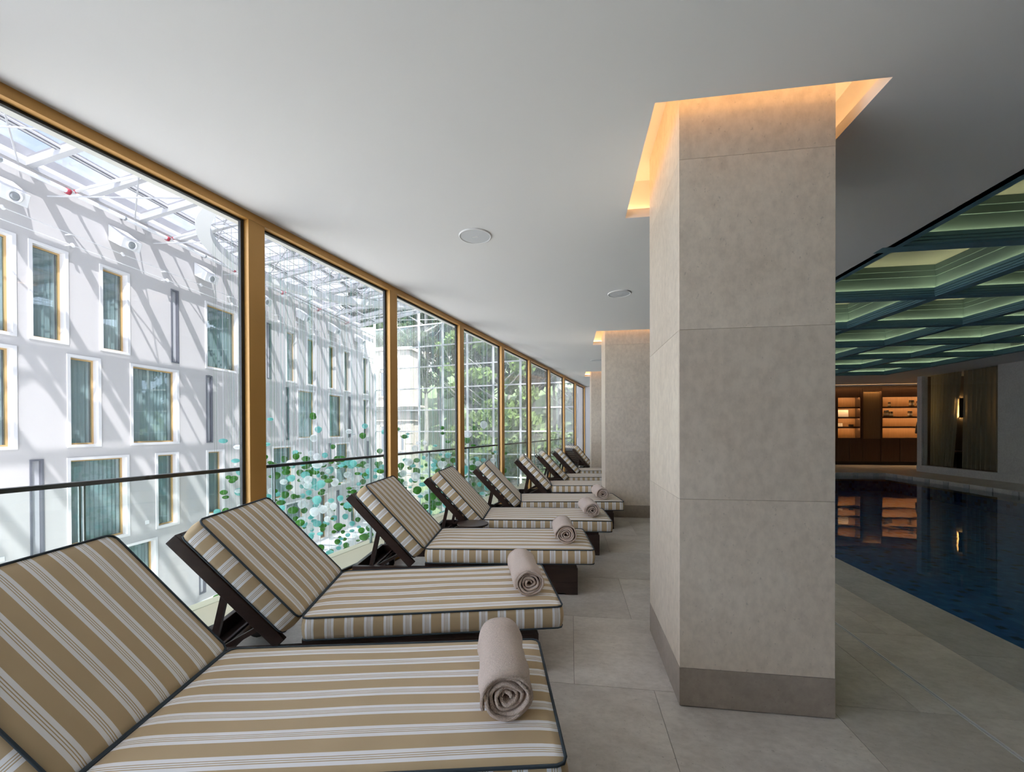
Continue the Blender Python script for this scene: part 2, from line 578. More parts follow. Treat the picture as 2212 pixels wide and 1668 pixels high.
def link(name, data, parent=None):
    o = bpy.data.objects.new(name, data)
    COL.objects.link(o)
    if parent is not None:
        o.parent = parent
    return o
def empty(name, loc=(0, 0, 0), rz=0.0):
    o = bpy.data.objects.new(name, None)
    o.empty_display_size = 0.1
    COL.objects.link(o)
    o.location = loc
    o.rotation_euler = (0, 0, rz)
    return o
def tag(o, label=None, cat=None, group=None, kind=None):
    if label: o['label'] = label
    if cat: o['category'] = cat
    if group: o['group'] = group
    if kind: o['kind'] = kind
    return o
def struct(o, label=None):
    return tag(o, label, None, None, 'structure')
def copy_tree(o, parent=None):
    c = o.copy()
    COL.objects.link(c)
    c.parent = parent
    for ch in [x for x in o.children]:
        copy_tree(ch, c)
    return c
def bevel(o, wdt=0.004, seg=2):
    m = o.modifiers.new('edge', 'BEVEL')
    m.width = wdt
    m.segments = seg
    m.limit_method = 'ANGLE'
    return o

# glazing frame: s runs along the window wall, n points into the room
GANG = math.radians(12.403)
GD = Vector((math.sin(GANG), math.cos(GANG), 0))
GN = Vector((math.cos(GANG), -math.sin(GANG), 0))
G0 = Vector((-2.349, 1.422, 0))
def GP(s, n, z):
    p = G0 + GD * s + GN * n
    return (p.x, p.y, z)
def glaze_x(y, n=0.0):
    """X of the glazing line at offset n for a given Y"""
    a = G0 + GN * n
    return a.x + (y - a.y) * GD.x / GD.y
CEIL = 2.7825
YB, YE = -3.0, 15.15                          # back wall, end wall of the lounge
COLX0, COLX1 = 0.512, 1.188
COLY = [2.074, 6.42, 10.766]
CDEP = 0.749
CUT = 0.137
EDGE = 2.577                                 # white ceiling ends, coffers begin
POOL = (2.672, 9.32, -2.4, 13.86)

# ------------------------------------------------------------------ the room: ceiling
def build_ceiling():
    m = MB()
    th = 0.06
    cuts = [YB]
    for y in COLY:
        cuts += [y - CUT, y + CDEP + CUT]
    cuts.append(YE + 0.3)
    def strip(y0, y1, xa0, xa1, xb):
        m.prism([(xa0, y0), (xb, y0), (xb, y1), (xa1, y1)], CEIL, CEIL + th)
    for k in range(len(cuts) - 1):
        y0, y1 = cuts[k], cuts[k + 1]
        gx0, gx1 = glaze_x(y0, -0.05), glaze_x(y1, -0.05)
        if k % 2 == 0:
            strip(y0, y1, gx0, gx1, EDGE)
        else:
            strip(y0, y1, gx0, gx1, COLX0 - CUT)
            strip(y0, y1, COLX1 + CUT, COLX1 + CUT, EDGE)
    c = struct(m.build('ceiling', M_CEIL))
    # recess above each cut-out: side walls set back, lid on top, a warm strip lying on the ledge
    for y in COLY:
        x0, x1, y0, y1 = COLX0 - CUT, COLX1 + CUT, y - CUT, y + CDEP + CUT
        b, zt = 0.09, CEIL + 0.30
        r = MB()
        X0, X1, Y0, Y1 = x0 - b, x1 + b, y0 - b, y1 + b
        t = 0.02
        r.box(X0 - t, X0, Y0 - t, Y1 + t, CEIL + th, zt)
        r.box(X1, X1 + t, Y0 - t, Y1 + t, CEIL + th, zt)
        r.box(X0, X1, Y0 - t, Y0, CEIL + th, zt)
        r.box(X0, X1, Y1, Y1 + t, CEIL + th, zt)
        r.box(X0 - t, X1 + t, Y0 - t, Y1 + t, zt, zt + t)
        r.build('cove_recess', M_CEIL, c)
        e = MB()
        z0, z1, q = CEIL + th + 0.004, CEIL + th + 0.016, 0.02
        e.box(X0 + .02, X0 + .02 + q, Y0 + .05, Y1 - .05, z0, z1)
        e.box(X1 - .02 - q, X1 - .02, Y0 + .05, Y1 - .05, z0, z1)
        e.box(X0 + .05, X1 - .05, Y0 + .02, Y0 + .02 + q, z0, z1)
        e.box(X0 + .05, X1 - .05, Y1 - .02 - q, Y1 - .02, z0, z1)
        e.build('cove_light', M_LED_W, c)
build_ceiling()

# ceiling speakers
for (x, y, r_, lab) in ((-0.708, 3.059, 0.122, 'round flush ceiling speaker above the second and third loungers'),
                        (0.517, 4.58, 0.122, 'round ceiling speaker between the first and second stone columns'),
                        (0.53, 8.89, 0.122, 'round ceiling speaker between the second and third stone columns')):
    e = empty('ceiling_speaker', (x, y, CEIL))
    tag(e, lab, 'speaker', 'ceiling speakers')
    MB().lathe([(r_, 0.0), (r_, -0.006), (r_ - 0.004, -0.009), (r_ - 0.010, -0.009), (r_ - 0.011, 0.0)], 40).build('trim_ring', M_WHITE, e, True)
    MB().lathe([(r_ - 0.011, 0.0), (r_ - 0.011, -0.006), (0.03, -0.008)], 40).build('grille', M_SPEAK, e)
    MB().box(-0.022, 0.022, -0.006, 0.006, -0.0095, -0.007).build('badge', M_WHITE, e)

# ------------------------------------------------------------------ columns: slabs with open joints, darker plinth slabs
CNAMES = ['broad limestone column in front with a warm cove light at its head',
          'second limestone column of the row, half hidden by the first',
          'third limestone column, farthest down the window aisle']
for k, y in enumerate(COLY):
    e = struct(empty('column', ((COLX0 + COLX1) / 2, y + CDEP / 2, 0)), CNAMES[k])
    wx, wy = (COLX1 - COLX0) / 2, CDEP / 2
    MB().box(-wx + .02, wx - .02, -wy + .02, wy - .02, 0, CEIL + 0.3).build('core', M_GROUT, e)
    zs = [0.185, 0.992, 1.798, 2.604, CEIL + 0.3]
    j = 0.0006
    def faces(z0, z1, mat, nm, ex):
        for s in (-1, 1):
            o = MB().box(-wx - ex, wx + ex, s * (wy + ex) - (.02 if s > 0 else 0), s * (wy + ex) + (.02 if s < 0 else 0), z0, z1).build(nm, mat, e)
            bevel(o, 0.0006, 1)
            o = MB().box(s * (wx + ex) - (.02 if s > 0 else 0), s * (wx + ex) + (.02 if s < 0 else 0), -wy - ex + .02, wy + ex - .02, z0, z1).build(nm, mat, e)
            bevel(o, 0.0006, 1)
    for a, b in zip(zs, zs[1:]):
        faces(a + j, b - j, M_STONE, 'slab', 0)
    faces(0.004, 0.185 - j, M_SKIRT, 'plinth_slab', 0.0015)

# ------------------------------------------------------------------ floor tiles, running bond
def clip(poly, p, n):
    out = []
    for k in range(len(poly)):
        a, b = Vector(poly[k]), Vector(poly[(k + 1) % len(poly)])
        da, db = (a - p).dot(n), (b - p).dot(n)
        if da >= 0:
            out.append(tuple(a))
        if da * db < 0:
            out.append(tuple(a + (b - a) * (da / (da - db))))
    return out
def build_floor():
    fl = struct(MB().prism([(glaze_x(YB, -.02), YB), (POOL[0], YB), (POOL[0], YE), (glaze_x(YE, -.02), YE)], -0.25, -0.004).build('floor', M_GROUT))
    XR = 2.243
    T, g = 0.8, 0.0012
    p2, n2 = Vector((G0.x, G0.y)) + Vector((GN.x, GN.y)) * 0.02, Vector((GN.x, GN.y))
    shared = {}
    row = 0
    y = 2.18 - 0.8 * 7
    k = -7
    while y < YE:
        off = 0.013 if k % 2 == 0 else 0.414
        x = off - 0.8 * 5
        while x < XR:
            x0, x1, y0, y1 = x + g, min(x + T, XR) - g, max(y, YB) + g, min(y + T, YE) - g
            if x1 - x0 > 0.03 and y1 - y0 > 0.03:
                full = [(x0, y0), (x1, y0), (x1, y1), (x0, y1)]
                # the drain slot runs through these tiles: split them there
                parts = [full]
                if x0 < 1.772 < x1:
                    parts = [[(x0, y0), (1.772, y0), (1.772, y1), (x0, y1)], [(1.796, y0), (x1, y0), (x1, y1), (1.796, y1)]]
                for pl in parts:
                    q = clip(pl, p2, n2)
                    if len(q) < 3:
                        continue
                    cx, cy_ = q[0]
                    loc = [(round(a - cx, 4), round(b - cy_, 4)) for a, b in q]
                    key = tuple(loc)
                    if key not in shared:
                        shared[key] = MB().prism(loc, -0.004, 0.0).mesh('tile', M_TILE)
                    o = link('tile', shared[key], fl)
                    o.location = (cx, cy_, 0)
            x += T
        y += T
        k += 1
    d = MB()
    d.box(1.774, 1.780, YB, YE, -0.02, 0.0015)
    d.box(1.788, 1.794, YB, YE, -0.02, 0.0015)
    d.build('drain_slot', M_STEEL, fl)
    cp = MB().prism([(XR + g, 0), (POOL[0] + 0.012, 0), (POOL[0] + 0.012, 0.72 - 2 * g), (XR + g, 0.72 - 2 * g)], -0.03, 0.0).mesh('coping_slab', M_COPE)
    yy = 2.768 - 0.72 * 7
    while yy + 0.72 < YE:
        o = link('coping_slab', cp, fl)
        o.location = (0, yy + g, 0)
        yy += 0.72
build_floor()

# ------------------------------------------------------------------ pool, decks, far walls
def build_pool():
    x0, x1, y0, y1 = POOL
    m = MB()
    d = -0.55
    m.quad((x0, y0, d), (x1, y0, d), (x1, y1, d), (x0, y1, d))
    m.quad((x0, y0, d), (x0, y1, d), (x0, y1, 0), (x0, y0, 0))
    m.quad((x1, y0, d), (x1, y1, d), (x1, y1, 0), (x1, y0, 0))
    m.quad((x0, y0, d), (x1, y0, d), (x1, y0, 0), (x0, y0, 0))
    m.quad((x0, y1, d), (x1, y1, d), (x1, y1, 0), (x0, y1, 0))
    p = struct(m.build('pool_basin', M_MOSAIC, fix=False))
    wq = MB().quad((x0, y0, -.1), (x1, y0, -.1), (x1, y1, -.1), (x0, y1, -.1)).build('water', M_WATER, p, fix=False)
    # pale overflow blocks along the far edges
    b = MB().box(-0.07, 0.07, -0.03, 0.03, -0.1, -0.012).mesh('overflow_block', M_COPE)
    k = 0
    while x0 + .5 + k * 0.55 < x1:
        o = link('overflow_block', b, p)
        o.location = (x0 + .3 + k * 0.55, y1 - .02, 0)
        k += 1
    k = 0
    while y1 - .4 - k * 0.55 > 4:
        o = link('overflow_block', b, p)
        o.location = (x1 - .02, y1 - .4 - k * 0.55, 0)
        o.rotation_euler.z = math.pi / 2
        k += 1
    dk = MB()
    dk.box(x1 - .03, 13.2, YB, 17.2, -0.25, 0.0)
    dk.box(x0, x1 - .03, y1 - .03, 17.2, -0.25, 0.0)
    dk.box(x0, x1, YB, y0, -0.25, 0.0)
    struct(dk.build('floor_deck', M_TILE))
    # stone kerb the window wall stands on, right wall with a window opening
    WX = 10.611
    wl = MB()
    t = 0.16
    wl.box(WX, WX + t, 14.335, 14.505, 0.2, 2.95)
    wl.box(WX, WX + t, YB, 12.05, 0.2, 2.95)
    wl.box(WX, WX + t, 12.05, 14.335, 2.93, 2.95)
    struct(wl.build('wall_right', M_PWALL))
    struct(MB().box(WX - .012, WX + t, YB, 14.507, 0, 0.2).build('baseboard_right', M_PWALL))
    wn = struct(empty('window_60', (WX, 13.2, .2)))
    def W(a, b, c): return (a - WX, b - 13.2, c - .2)
    MB().box(WX + .05, WX + .06, 12.05, 14.335, .205, 2.93, W).build('pane', M_PANE, wn)
    # treatment room behind the sheer curtains
    rm = MB()
    rm.box(12.5, 12.6, 10.5, 14.6, 0, 2.92)
    rm.box(WX + t, 12.5, 10.4, 10.5, 0, 2.92)
    rm.box(WX + t, 12.5, 14.505, 14.6, 0, 2.92)
    struct(rm.build('wall_inner', plain('taupe_wall', (0.20, 0.16, 0.13), 0.9)))
    def drape(name, ya, yb, yb_mid, lab):
        m = MB()
        n, rows = 90, 8
        for r in range(rows + 1):
            z = 0.215 + (2.92 - .215) * r / rows
            u = r / rows
            # the loose edge is held back a little below the middle
            ye = yb + (yb_mid - yb) * (1 - u)
            for k in range(n + 1):
                f = k / n
                m.v.append((WX + .22 + .055 * math.sin(f * 2 * math.pi * 9 + .6 * math.sin(9 * f)) , ya + (ye - ya) * f, z))
        for r in range(rows):
            for k in range(n):
                a = r * (n + 1) + k
                m.f.append((a, a + 1, a + n + 2, a + n + 1))
        tag(m.build(name, M_CURT, smooth=True, fix=False), lab, 'curtain', 'sheer curtains at the pool')
    drape('sheer_curtain', 14.30, 13.31, 13.56, 'olive sheer curtain, the half beside the lit shelving')
    drape('sheer_curtain', 12.07, 13.20, 13.25, 'olive sheer curtain, the half beside the plain stone wall')
    s = empty('wall_sconce', (11.74, 14.475, 1.945), math.pi / 2)
    tag(s, 'slim black wall sconce glowing behind the sheer curtains', 'sconce')
    MB().box(-.10, -.06, -.07, .07, -.30, .30).build('body', M_BLACK, s)
    MB().box(-.06, .03, -.012, .012, .28, .30).build('bracket', M_BLACK, s)
    MB().box(-.06, .03, -.012, .012, -.30, -.28).build('bracket', M_BLACK, s)
    MB().box(-.030, -.018, -.02, .02, -.27, .27).build('light_strip', glow('sconce_led', (1, .62, .22), 60.0), s)
    tb = empty('night_stand', (11.15, 13.85, 0))
    tag(tb, 'dark low stand in the gap between the sheer curtains', 'stand')
    MB().box(-.2, .2, -.25, .25, .62, .66).build('top', M_WALNUT, tb)
    MB().box(-.17, .17, -.22, .22, .0, .60).build('body', M_PLINTH, tb)
build_pool()

# ------------------------------------------------------------------ coffered ceiling over the pool
CZ = CEIL
NX = [EDGE - .0 + 1.467 * k for k in range(5)]           # beams that run along Y
NY = [5.27 + 1.467 * k for k in range(-5, 6)]            # beams that run along X
def build_coffers():
    x0, x1, y0, y1 = NX[0], NX[-1], NY[0], NY[-1]
    root = struct(empty('ceiling_coffered', (0, 0, 0)), 'teal coffered ceiling with hidden light strips over the pool')
    hw = 0.085
    # beam section: flat soffit, three flutes on each flank, ledge, thin upper wall with two steps
    half = [(0.0, 0.0), (0.055, 0.0), (0.055, 0.014), (hw - .012, 0.014), (hw - .012, 0.032), (hw - .022, 0.032), (hw - .022, 0.036),
            (hw - .006, 0.036), (hw - .006, 0.056), (hw - .016, 0.056), (hw - .016, 0.060), (hw, 0.060), (hw, 0.092), (hw - .006, 0.092), (hw - .006, 0.078), (0.025, 0.078)]
    low = half + [(-a, b) for a, b in reversed(half[1:])]
    up = [(0.025, 0.078), (0.025, 0.235), (0.040, 0.235), (0.040, 0.295), (0.055, 0.295), (0.055, 0.36), (-0.055, 0.36), (-0.055, 0.295), (-0.040, 0.295), (-0.040, 0.235), (-0.025, 0.235), (-0.025, 0.078)]
    half = [q for q in half if True]
    for x in NX:
        f = lambda a, b, c, x=x: (x + a, c, CZ + b)
        o = MB().prism(low, y0 - hw, y1 + hw, f).build('beam', M_TEAL, root)
        MB().prism(up, y0, y1, f).build('beam_upper', M_COFF, o)
        MB().box(x + .03, x + .048, y0, y1, CZ + .079, CZ + .085).box(x - .048, x - .03, y0, y1, CZ + .079, CZ + .085).build('light_strip', M_LED_C, o)
    for y in NY:
        f = lambda a, b, c, y=y: (c, y + a, CZ + b - .0006)
        o = MB().prism(low, x0 - hw, x1 + hw, f).build('beam', M_TEAL, root)
        MB().prism(up, x0, x1, f).build('beam_upper', M_COFF, o)
        MB().box(x0, x1, y + .03, y + .048, CZ + .079, CZ + .085).box(x0, x1, y - .048, y - .03, CZ + .079, CZ + .085).build('light_strip', M_LED_C, o)
    p = MB().box(-.69, .69, -.69, .69, 0, .02).mesh('top_panel', M_COFT)
    for i in range(len(NX) - 1):
        for j in range(len(NY) - 1):
            o = link('top_panel', p, root)
            o.location = ((NX[i] + NX[i + 1]) / 2, (NY[j] + NY[j + 1]) / 2, CZ + .355)
    # flat ceiling margin round the coffers
    m = MB()
    m.box(x1 + hw, 13.2, YB, 17.2, 2.92, 2.98)
    m.box(EDGE, x1 + hw, y1 + hw, 17.2, 2.92, 2.98)
    m.box(x1 + hw, x1 + hw + .01, YB, y1 + hw, CZ + .02, 2.98)
    m.box(EDGE, x1 + hw, y1 + hw, y1 + hw + .01, CZ + .02, 2.98)
    m.box(EDGE, x1 + hw, YB, y0 - hw, CZ, CZ + .06)
    struct(m.build('ceiling_margin', M_CEIL))
    # grilles in the last coffers beside the wall
    for j in (5, 7, 9):
        g = MB()
        yc = (NY[j] + NY[j + 1]) / 2
        for k in range(5):
            g.box(NX[-1] - .06, NX[-1] - .045, yc - .35, yc + .35, CZ + .12 + k * .022, CZ + .13 + k * .022)
        g.build('air_grille', M_BLACK, root)
build_coffers()

# ------------------------------------------------------------------ lounge end wall, back wall, far wall
struct(MB().box(glaze_x(YE, -.4), 2.6, YE, YE + .2, 0, CEIL + .4).build('wall_end', M_STONE))
struct(MB().box(glaze_x(YB, -.1), 13.2, YB - .2, YB, 0, 3.4).build('wall_back', M_WALNUT))  # unseen wall, its dark finish chosen to cut fill on the column fronts
struct(MB().box(2.4, 13.4, 17.2, 17.4, 0, 3.2).build('wall_far_end', M_WALNUT))
struct(MB().box(13.2, 13.4, YB, 17.4, 0, 3.2).build('wall_side', M_WALL))
struct(MB().prism([(glaze_x(YB - .2, -.1), YB - .2), (13.4, YB - .2), (13.4, 17.4), (glaze_x(17.4, -.1), 17.4)], CEIL + .6, CEIL + .7).build('ceiling_slab', M_CEIL))

# ------------------------------------------------------------------ lit shelving beyond the pool
def build_shelving():
    Y0 = 16.83
    e = empty('shelving_unit', (11.0, Y0, 0))
    tag(e, 'lit oak shelving wall with bronze centre door beyond the pool', 'shelving')
    def P(a, b, c): return (a - 11.0, b, c)
    x0, x1 = 9.2, 12.9
    MB().box(x0, x1, .03, .30, 0, .12, P).build('plinth', M_PLINTH, e)
    for a, b in ((9.73, 10.10), (10.11, 10.48), (11.20, 11.76), (11.77, 12.33), (12.34, 12.88)):
        bevel(MB().box(a + .003, b - .003, 0, .02, .12, .955, P).build('door', M_WALNUT, e), .002, 1)
    MB().box(x0, x1, .02, .36, .12, .955, P).build('base_cabinet', M_WALNUT, e)
    MB().box(x0, 10.52, .0, .30, .955, .985, P).box(11.19, x1, .0, .30, .955, .985, P).build('counter', M_WALNUT, e)
    MB().box(x0, x1, .28, .33, .985, 2.50, P).build('back_panel', M_OAK, e)
    MB().box(x0, 10.52, .01, .32, 2.50, 2.80, P).box(11.19, x1, .01, .32, 2.50, 2.80, P).build('fascia', M_WALNUT, e)
    for a, b in ((x0, 9.73), (10.47, 10.53), (11.185, 11.20)):
        MB().box(a, b, .0, .30, .12, 2.80, P).build('upright', M_WALNUT, e)
    for zz in (1.385, 1.745, 2.11):
        for a, b in ((9.73, 10.47), (11.20, x1)):
            s = MB().box(a, b, .03, .28, zz - .012, zz + .012, P).build('shelf', M_WALNUT, e)
            MB().box(a, b, .03, .045, zz - .045, zz - .012, P).build('lip', M_WALNUT, s)
            MB().box(a + .01, b - .01, .05, .075, zz - .024, zz - .013, P).build('light_strip', M_LED_S, s)
    for a, b in ((9.73, 10.47), (11.20, x1)):
        MB().box(a + .01, b - .01, .05, .075, 2.486, 2.498, P).build('light_strip', M_LED_S, e)
        MB().box(a, b, .01, .045, 2.465, 2.50, P).build('lip', M_WALNUT, e)
    for zz in (1.375, 1.735, 2.10, 2.497):
        MB().box(10.38, 10.42, .06, .10, zz - .018, zz - .004, P).build('spot', M_SPOT, e)
    dr = MB().box(10.56, 11.16, .06, .10, .12, 2.66, P).build('centre_door', M_BRZ, e)
    MB().box(10.56, 11.16, .05, .06, .12, .33, P).build('kick_plate', M_WALNUT, dr)
    f = MB()
    f.box(10.53, 10.56, -.01, .30, .12, 2.77, P).box(11.16, 11.19, -.01, .30, .12, 2.77, P).box(10.53, 11.19, -.01, .30, 2.74, 2.77, P)
    f.build('door_frame', M_WALNUT, e)
    MB().box(10.57, 11.15, .02, .05, 2.715, 2.727, P).build('light_strip', M_LED_S, e)
    MB().box(10.56, 11.16, -.008, .012, 2.68, 2.74, P).build('lip', M_WALNUT, e)
    MB().box(x0, x1, -.16, -.14, 2.895, 2.905, P).build('cornice_light', M_LED_W, e)
    MB().box(x0, x1, -.20, -.17, 2.86, 2.915, P).build('cornice', M_CEIL, e)
    # things on the shelves
    def jar(x, z, h, r_, lab, grp):
        o = empty('jar', (x, Y0 + .12, z))
        tag(o, lab, 'jar', grp)
        MB().lathe([(r_, 0), (r_, h * .8), (r_ * .9, h * .82)], 14).build('body', M_JAR, o)
        MB().lathe([(r_ * 1.02, h * .2), (r_ * 1.02, h * .6)], 14).build('paper_band', M_JARL, o)
        MB().lathe([(r_ * .95, h * .82), (r_ * .95, h)], 14).build('lid', M_BLACK, o)
    for x, h in ((11.50, .16), (12.18, .22), (12.26, .22), (12.42, .19)):
        jar(x, 2.123, h, .04, 'small amber jar on the top shelf right of the bronze door', 'jars on the top shelf')
    for x, h in ((11.36, .22), (11.44, .23), (11.50, .18), (11.57, .18), (12.14, .19), (12.20, .19)):
        jar(x, 1.758, h, .04, 'small amber jar on the second shelf right of the bronze door', 'jars on the second shelf')
    def card(name, x, z, wd, ht, lab):
        o = empty(name, (x, Y0 + .1, z))
        tag(o, lab, 'card')
        f = lambda a, b, c: (a + c * .18, b + c * .38, c)
        MB().box(-wd / 2, wd / 2, 0, .012, 0.002, ht, f).build('sheet', M_PAPER, o)
        MB().box(-wd / 2 - .012, wd / 2 + .012, .012, .024, 0.0, ht + .012, f).build('easel_back', M_BLACK, o)
        pr = MB()
        for k in range(2):
            pr.box(-wd * .38, wd * (.1 + .1 * k), -.001, 0.0, ht * (.80 - .12 * k), ht * (.83 - .12 * k), f)
        pr.build('printed_line', M_JARL, o)
    card('display_card', 9.96, 1.758, .36, .26, 'large tilted white display card on the left shelves')
    card('display_card', 9.86, 1.398, .17, .13, 'small framed white card on the lowest left shelf')
    o = tag(bevel(MB().box(10.20, 10.31, Y0 + .1, Y0 + .2, 1.398, 1.48).build('small_box', M_PLINTH), .004), 'small dark box beside the framed card', 'box')
    bt = empty('robe', (12.33, Y0 - .045, 1.28))
    bt.scale = (1, .35, 1)
    tag(bt, 'dark garment hanging at the edge of the shelving', 'robe')
    MB().lathe([(.02, .34), (.06, .28), (.10, .1), (.12, -.12), (.10, -.14)], 12).build('cloth', M_PLINTH, bt, True)
    MB().tube([(0, 0, .34), (0, 0, .40), (.02, 0, .42)], .006).build('hook', M_BLACK, bt)
build_shelving()

# ------------------------------------------------------------------ window wall: mullions every 1.5 m, gaskets, panes
HEADB = CEIL - 0.052
def build_glazing():
    wl = struct(empty('wall_left', GP(0, 0, 0)), 'skewed floor-to-ceiling window wall with bronze mullions')
    o0 = G0
    def L(s, n, z):
        p = Vector(GP(s, n, z)) - o0
        return tuple(p)
    ms = [1.095 + 1.5 * k for k in range(-4, 9)]           # left edge of each mullion face
    mw, mdp = 0.12, 0.045
    base = MB().box(0, mw, -mdp - .026, 0.0, 0.0, HEADB, lambda a, b, c: tuple(GD * a + GN * b + Vector((0, 0, c)))).mesh('mullion', M_GOLD, fix=True)
    for s in ms:
        o = link('mullion', base, wl)
        o.location = GD * s
        bevel(o, .002, 1)
    sA, sB = ms[0], ms[-1] + mw
    MB().box(sA, sB, -mdp - .026, 0.0, HEADB, CEIL, L).build('head_rail', M_GOLD, wl)
    MB().box(sA, sB, -mdp - .026, 0.0, 0.0, 0.09, L).build('sill_rail', M_GOLD, wl)
    # jamb beside the end wall
    k = 1
    for a, b in zip(ms, ms[1:]):
        w_ = struct(empty('window_%d' % k, GP(a + mw, 0, 0)))
        k += 1
        c0 = Vector(GP(a + mw, 0, 0))
        f = lambda s, n, z: tuple(GD * s + GN * n + Vector((0, 0, z)))
        wd = b - a - mw
        g = MB()
        gw = 0.022
        n0, n1 = -mdp - .022, -mdp + .0
        g.box(0, gw, n0, n1, .09, HEADB, f).box(wd - gw, wd, n0, n1, .09, HEADB, f)
        g.box(gw, wd - gw, n0, n1, HEADB - .014, HEADB, f).box(gw, wd - gw, n0, n1, .09, .09 + gw, f)
        g.build('gasket', M_BLACK, w_)
        MB().box(gw, wd - gw, -mdp - .018, -mdp - .006, .09 + gw, HEADB - .014, f).build('pane', M_PANE, w_)
build_glazing()

# outer ledge, glass balustrade, edge beam over the windows, upper wall of this side of the atrium
def build_outer():
    f0 = GP(0, 0, 0)
    m = MB().box(-7, 30, -0.56, -0.11, -0.30, 0.09, GP)
    struct(m.build('ledge', M_LEDGE))
    # edge beam above the glass, its lack of sun greyed into the cream; storeys over it
    struct(MB().box(-7, 30, -0.20, -0.08, CEIL - .022, CEIL + .5, GP).build('edge_beam', M_CREAM))
    struct(MB().box(-7, 30, -0.20, -0.05, CEIL + .5, 9.6, GP).build('wall_atrium_near', M_FACADE))
    struct(MB().box(-7, 30, -0.55, -0.3, -7.0, -0.30, GP).build('wall_atrium_below', M_FACADE))
    # white pier where the lounge ends
    pr = struct(MB().box(13.12, 29.6, -0.30, 0.9, 0.0, CEIL + .4, GP).build('wall_pier', M_FACADE))
    b = empty('glass_balustrade', GP(0, -.45, 0.09))
    tag(b, 'frameless glass balustrade with dark handrail outside the windows', 'balustrade')
    o = Vector(GP(0, -.45, 0.012))
    def L(s, n, z): return tuple(GD * s + GN * n + Vector((0, 0, z - .09)))
    MB().box(-6, 13.1, -.022, .022, 1.022, 1.046, L).build('handrail', M_RAIL, b)
    p0 = 0.44 - 1.2 * 5
    pn = MB().box(0.008, 1.192, -.006, .006, 0.09, 1.022, L).mesh('panel', M_BAL, fix=True)
    eg = MB().box(0.006, 0.014, -.0065, .0065, 0.09, 1.022, L).mesh('panel_edge', M_EDGE, fix=True)
    for k in range(15):
        s = p0 + 1.2 * k
        if s + 1.2 > 13.2: break
        a = link('panel', pn, b)
        a.location = GD * s
        link('panel_edge', eg, a)
        link('panel_edge', eg, a).location = GD * 1.18
    # loose wire dangling in front of the pier
    pts = [GP(13.02, -.24, 2.55), GP(13.03, -.22, 2.2), GP(13.0, -.24, 1.8), GP(13.03, -.23, 1.4), GP(13.02, -.23, 1.05), GP(12.6, -.3, 1.03)]
    tag(MB().tube(pts, .006).build('loose_cable', M_BLACK), 'thin dark cable hanging down the white pier', 'cable')
build_outer()

# ------------------------------------------------------------------ sun loungers
CW = 0.715
def cushion(length, thick, nx, ny, seed, bul=0.014):
    """box cushion: crowned top, slightly bulging boxing; u follows the stripes' repeat"""
    rnd = random.Random(seed)
    m = MB()
    m.uv = []
    hw = CW / 2
    def top(x, y):
        ex = min(x, length - x) / 0.10
        ey = (hw - abs(y)) / 0.10
        e = (1 - math.exp(-2.2 * max(ex, 0))) * (1 - math.exp(-2.2 * max(ey, 0)))
        wr = 0.0022 * math.sin(x * 9 + seed) * math.sin(y * 8 + 2 * seed) * e
        return thick + bul * e - 0.004 + wr
    def rnd_xy(x, y):
        # rounded plan corners
        r = 0.03
        cx, cy = min(max(x, r), length - r), min(max(y, -hw + r), hw - r)
        dx, dy = x - cx, y - cy
        d = math.hypot(dx, dy)
        if d > r:
            x, y = cx + dx / d * r, cy + dy / d * r
        return x, y
    xs = [length * (0.5 - 0.5 * math.cos(math.pi * i / nx)) * .35 + length * i / nx * .65 for i in range(nx + 1)]
    ys = [(-hw * math.cos(math.pi * j / ny)) * .35 + (-hw + CW * j / ny) * .65 for j in range(ny + 1)]
    idx = {}
    for i, x in enumerate(xs):
        for j, y in enumerate(ys):
            X, Y = rnd_xy(x, y)
            idx[i, j] = len(m.v)
            m.v.append((X, Y, top(x, y)))
    for i in range(nx):
        for j in range(ny):
            m.f.append((idx[i, j], idx[i + 1, j], idx[i + 1, j + 1], idx[i, j + 1]))
            m.uv.append([(ys[j] + .375 - .0497 * .0, 0), (ys[j] + .375, 0), (ys[j + 1] + .375, 0), (ys[j + 1] + .375, 0)])
    ring = [(i, 0) for i in range(nx)] + [(nx, j) for j in range(ny)] + [(i, ny) for i in range(nx, 0, -1)] + [(0, j) for j in range(ny, 0, -1)]
    rows = 4
    prevrow = [idx[q] for q in ring]
    def out_n(i, j):
        nx_, ny_ = (-1 if i == 0 else 1 if i == nx else 0), (-1 if j == 0 else 1 if j == ny else 0)
        l = math.hypot(nx_, ny_)
        return nx_ / l, ny_ / l
    for r in range(1, rows + 1):
        t = r / rows
        row = []
        for q in ring:
            x, y, z = m.v[idx[q]]
            ox, oy = out_n(*q)
            b = 0.010 * math.sin(math.pi * t)
            row.append(len(m.v))
            m.v.append((x + ox * b, y + oy * b, z * (1 - t)))
        for k in range(len(ring)):
            k2 = (k + 1) % len(ring)
            m.f.append((prevrow[k], row[k], row[k2], prevrow[k2]))
            a, b2 = ring[k], ring[k2]
            side = (a[1] == b2[1] and a[1] in (0, ny))
            ua = (xs[a[0]] + .03) if side else ys[a[1]] + .375
            ub = (xs[b2[0]] + .03) if side else ys[b2[1]] + .375
            m.uv.append([(ua, 0), (ua, 0), (ub, 0), (ub, 0)])
        prevrow = row
    m.f.append(tuple(reversed(prevrow)))
    m.uv.append([(0.1, 0)] * len(prevrow))
    top_ring = [m.v[idx[q]] for q in ring]
    bot_ring = [m.v[k] for k in prevrow]
    return m, top_ring, bot_ring

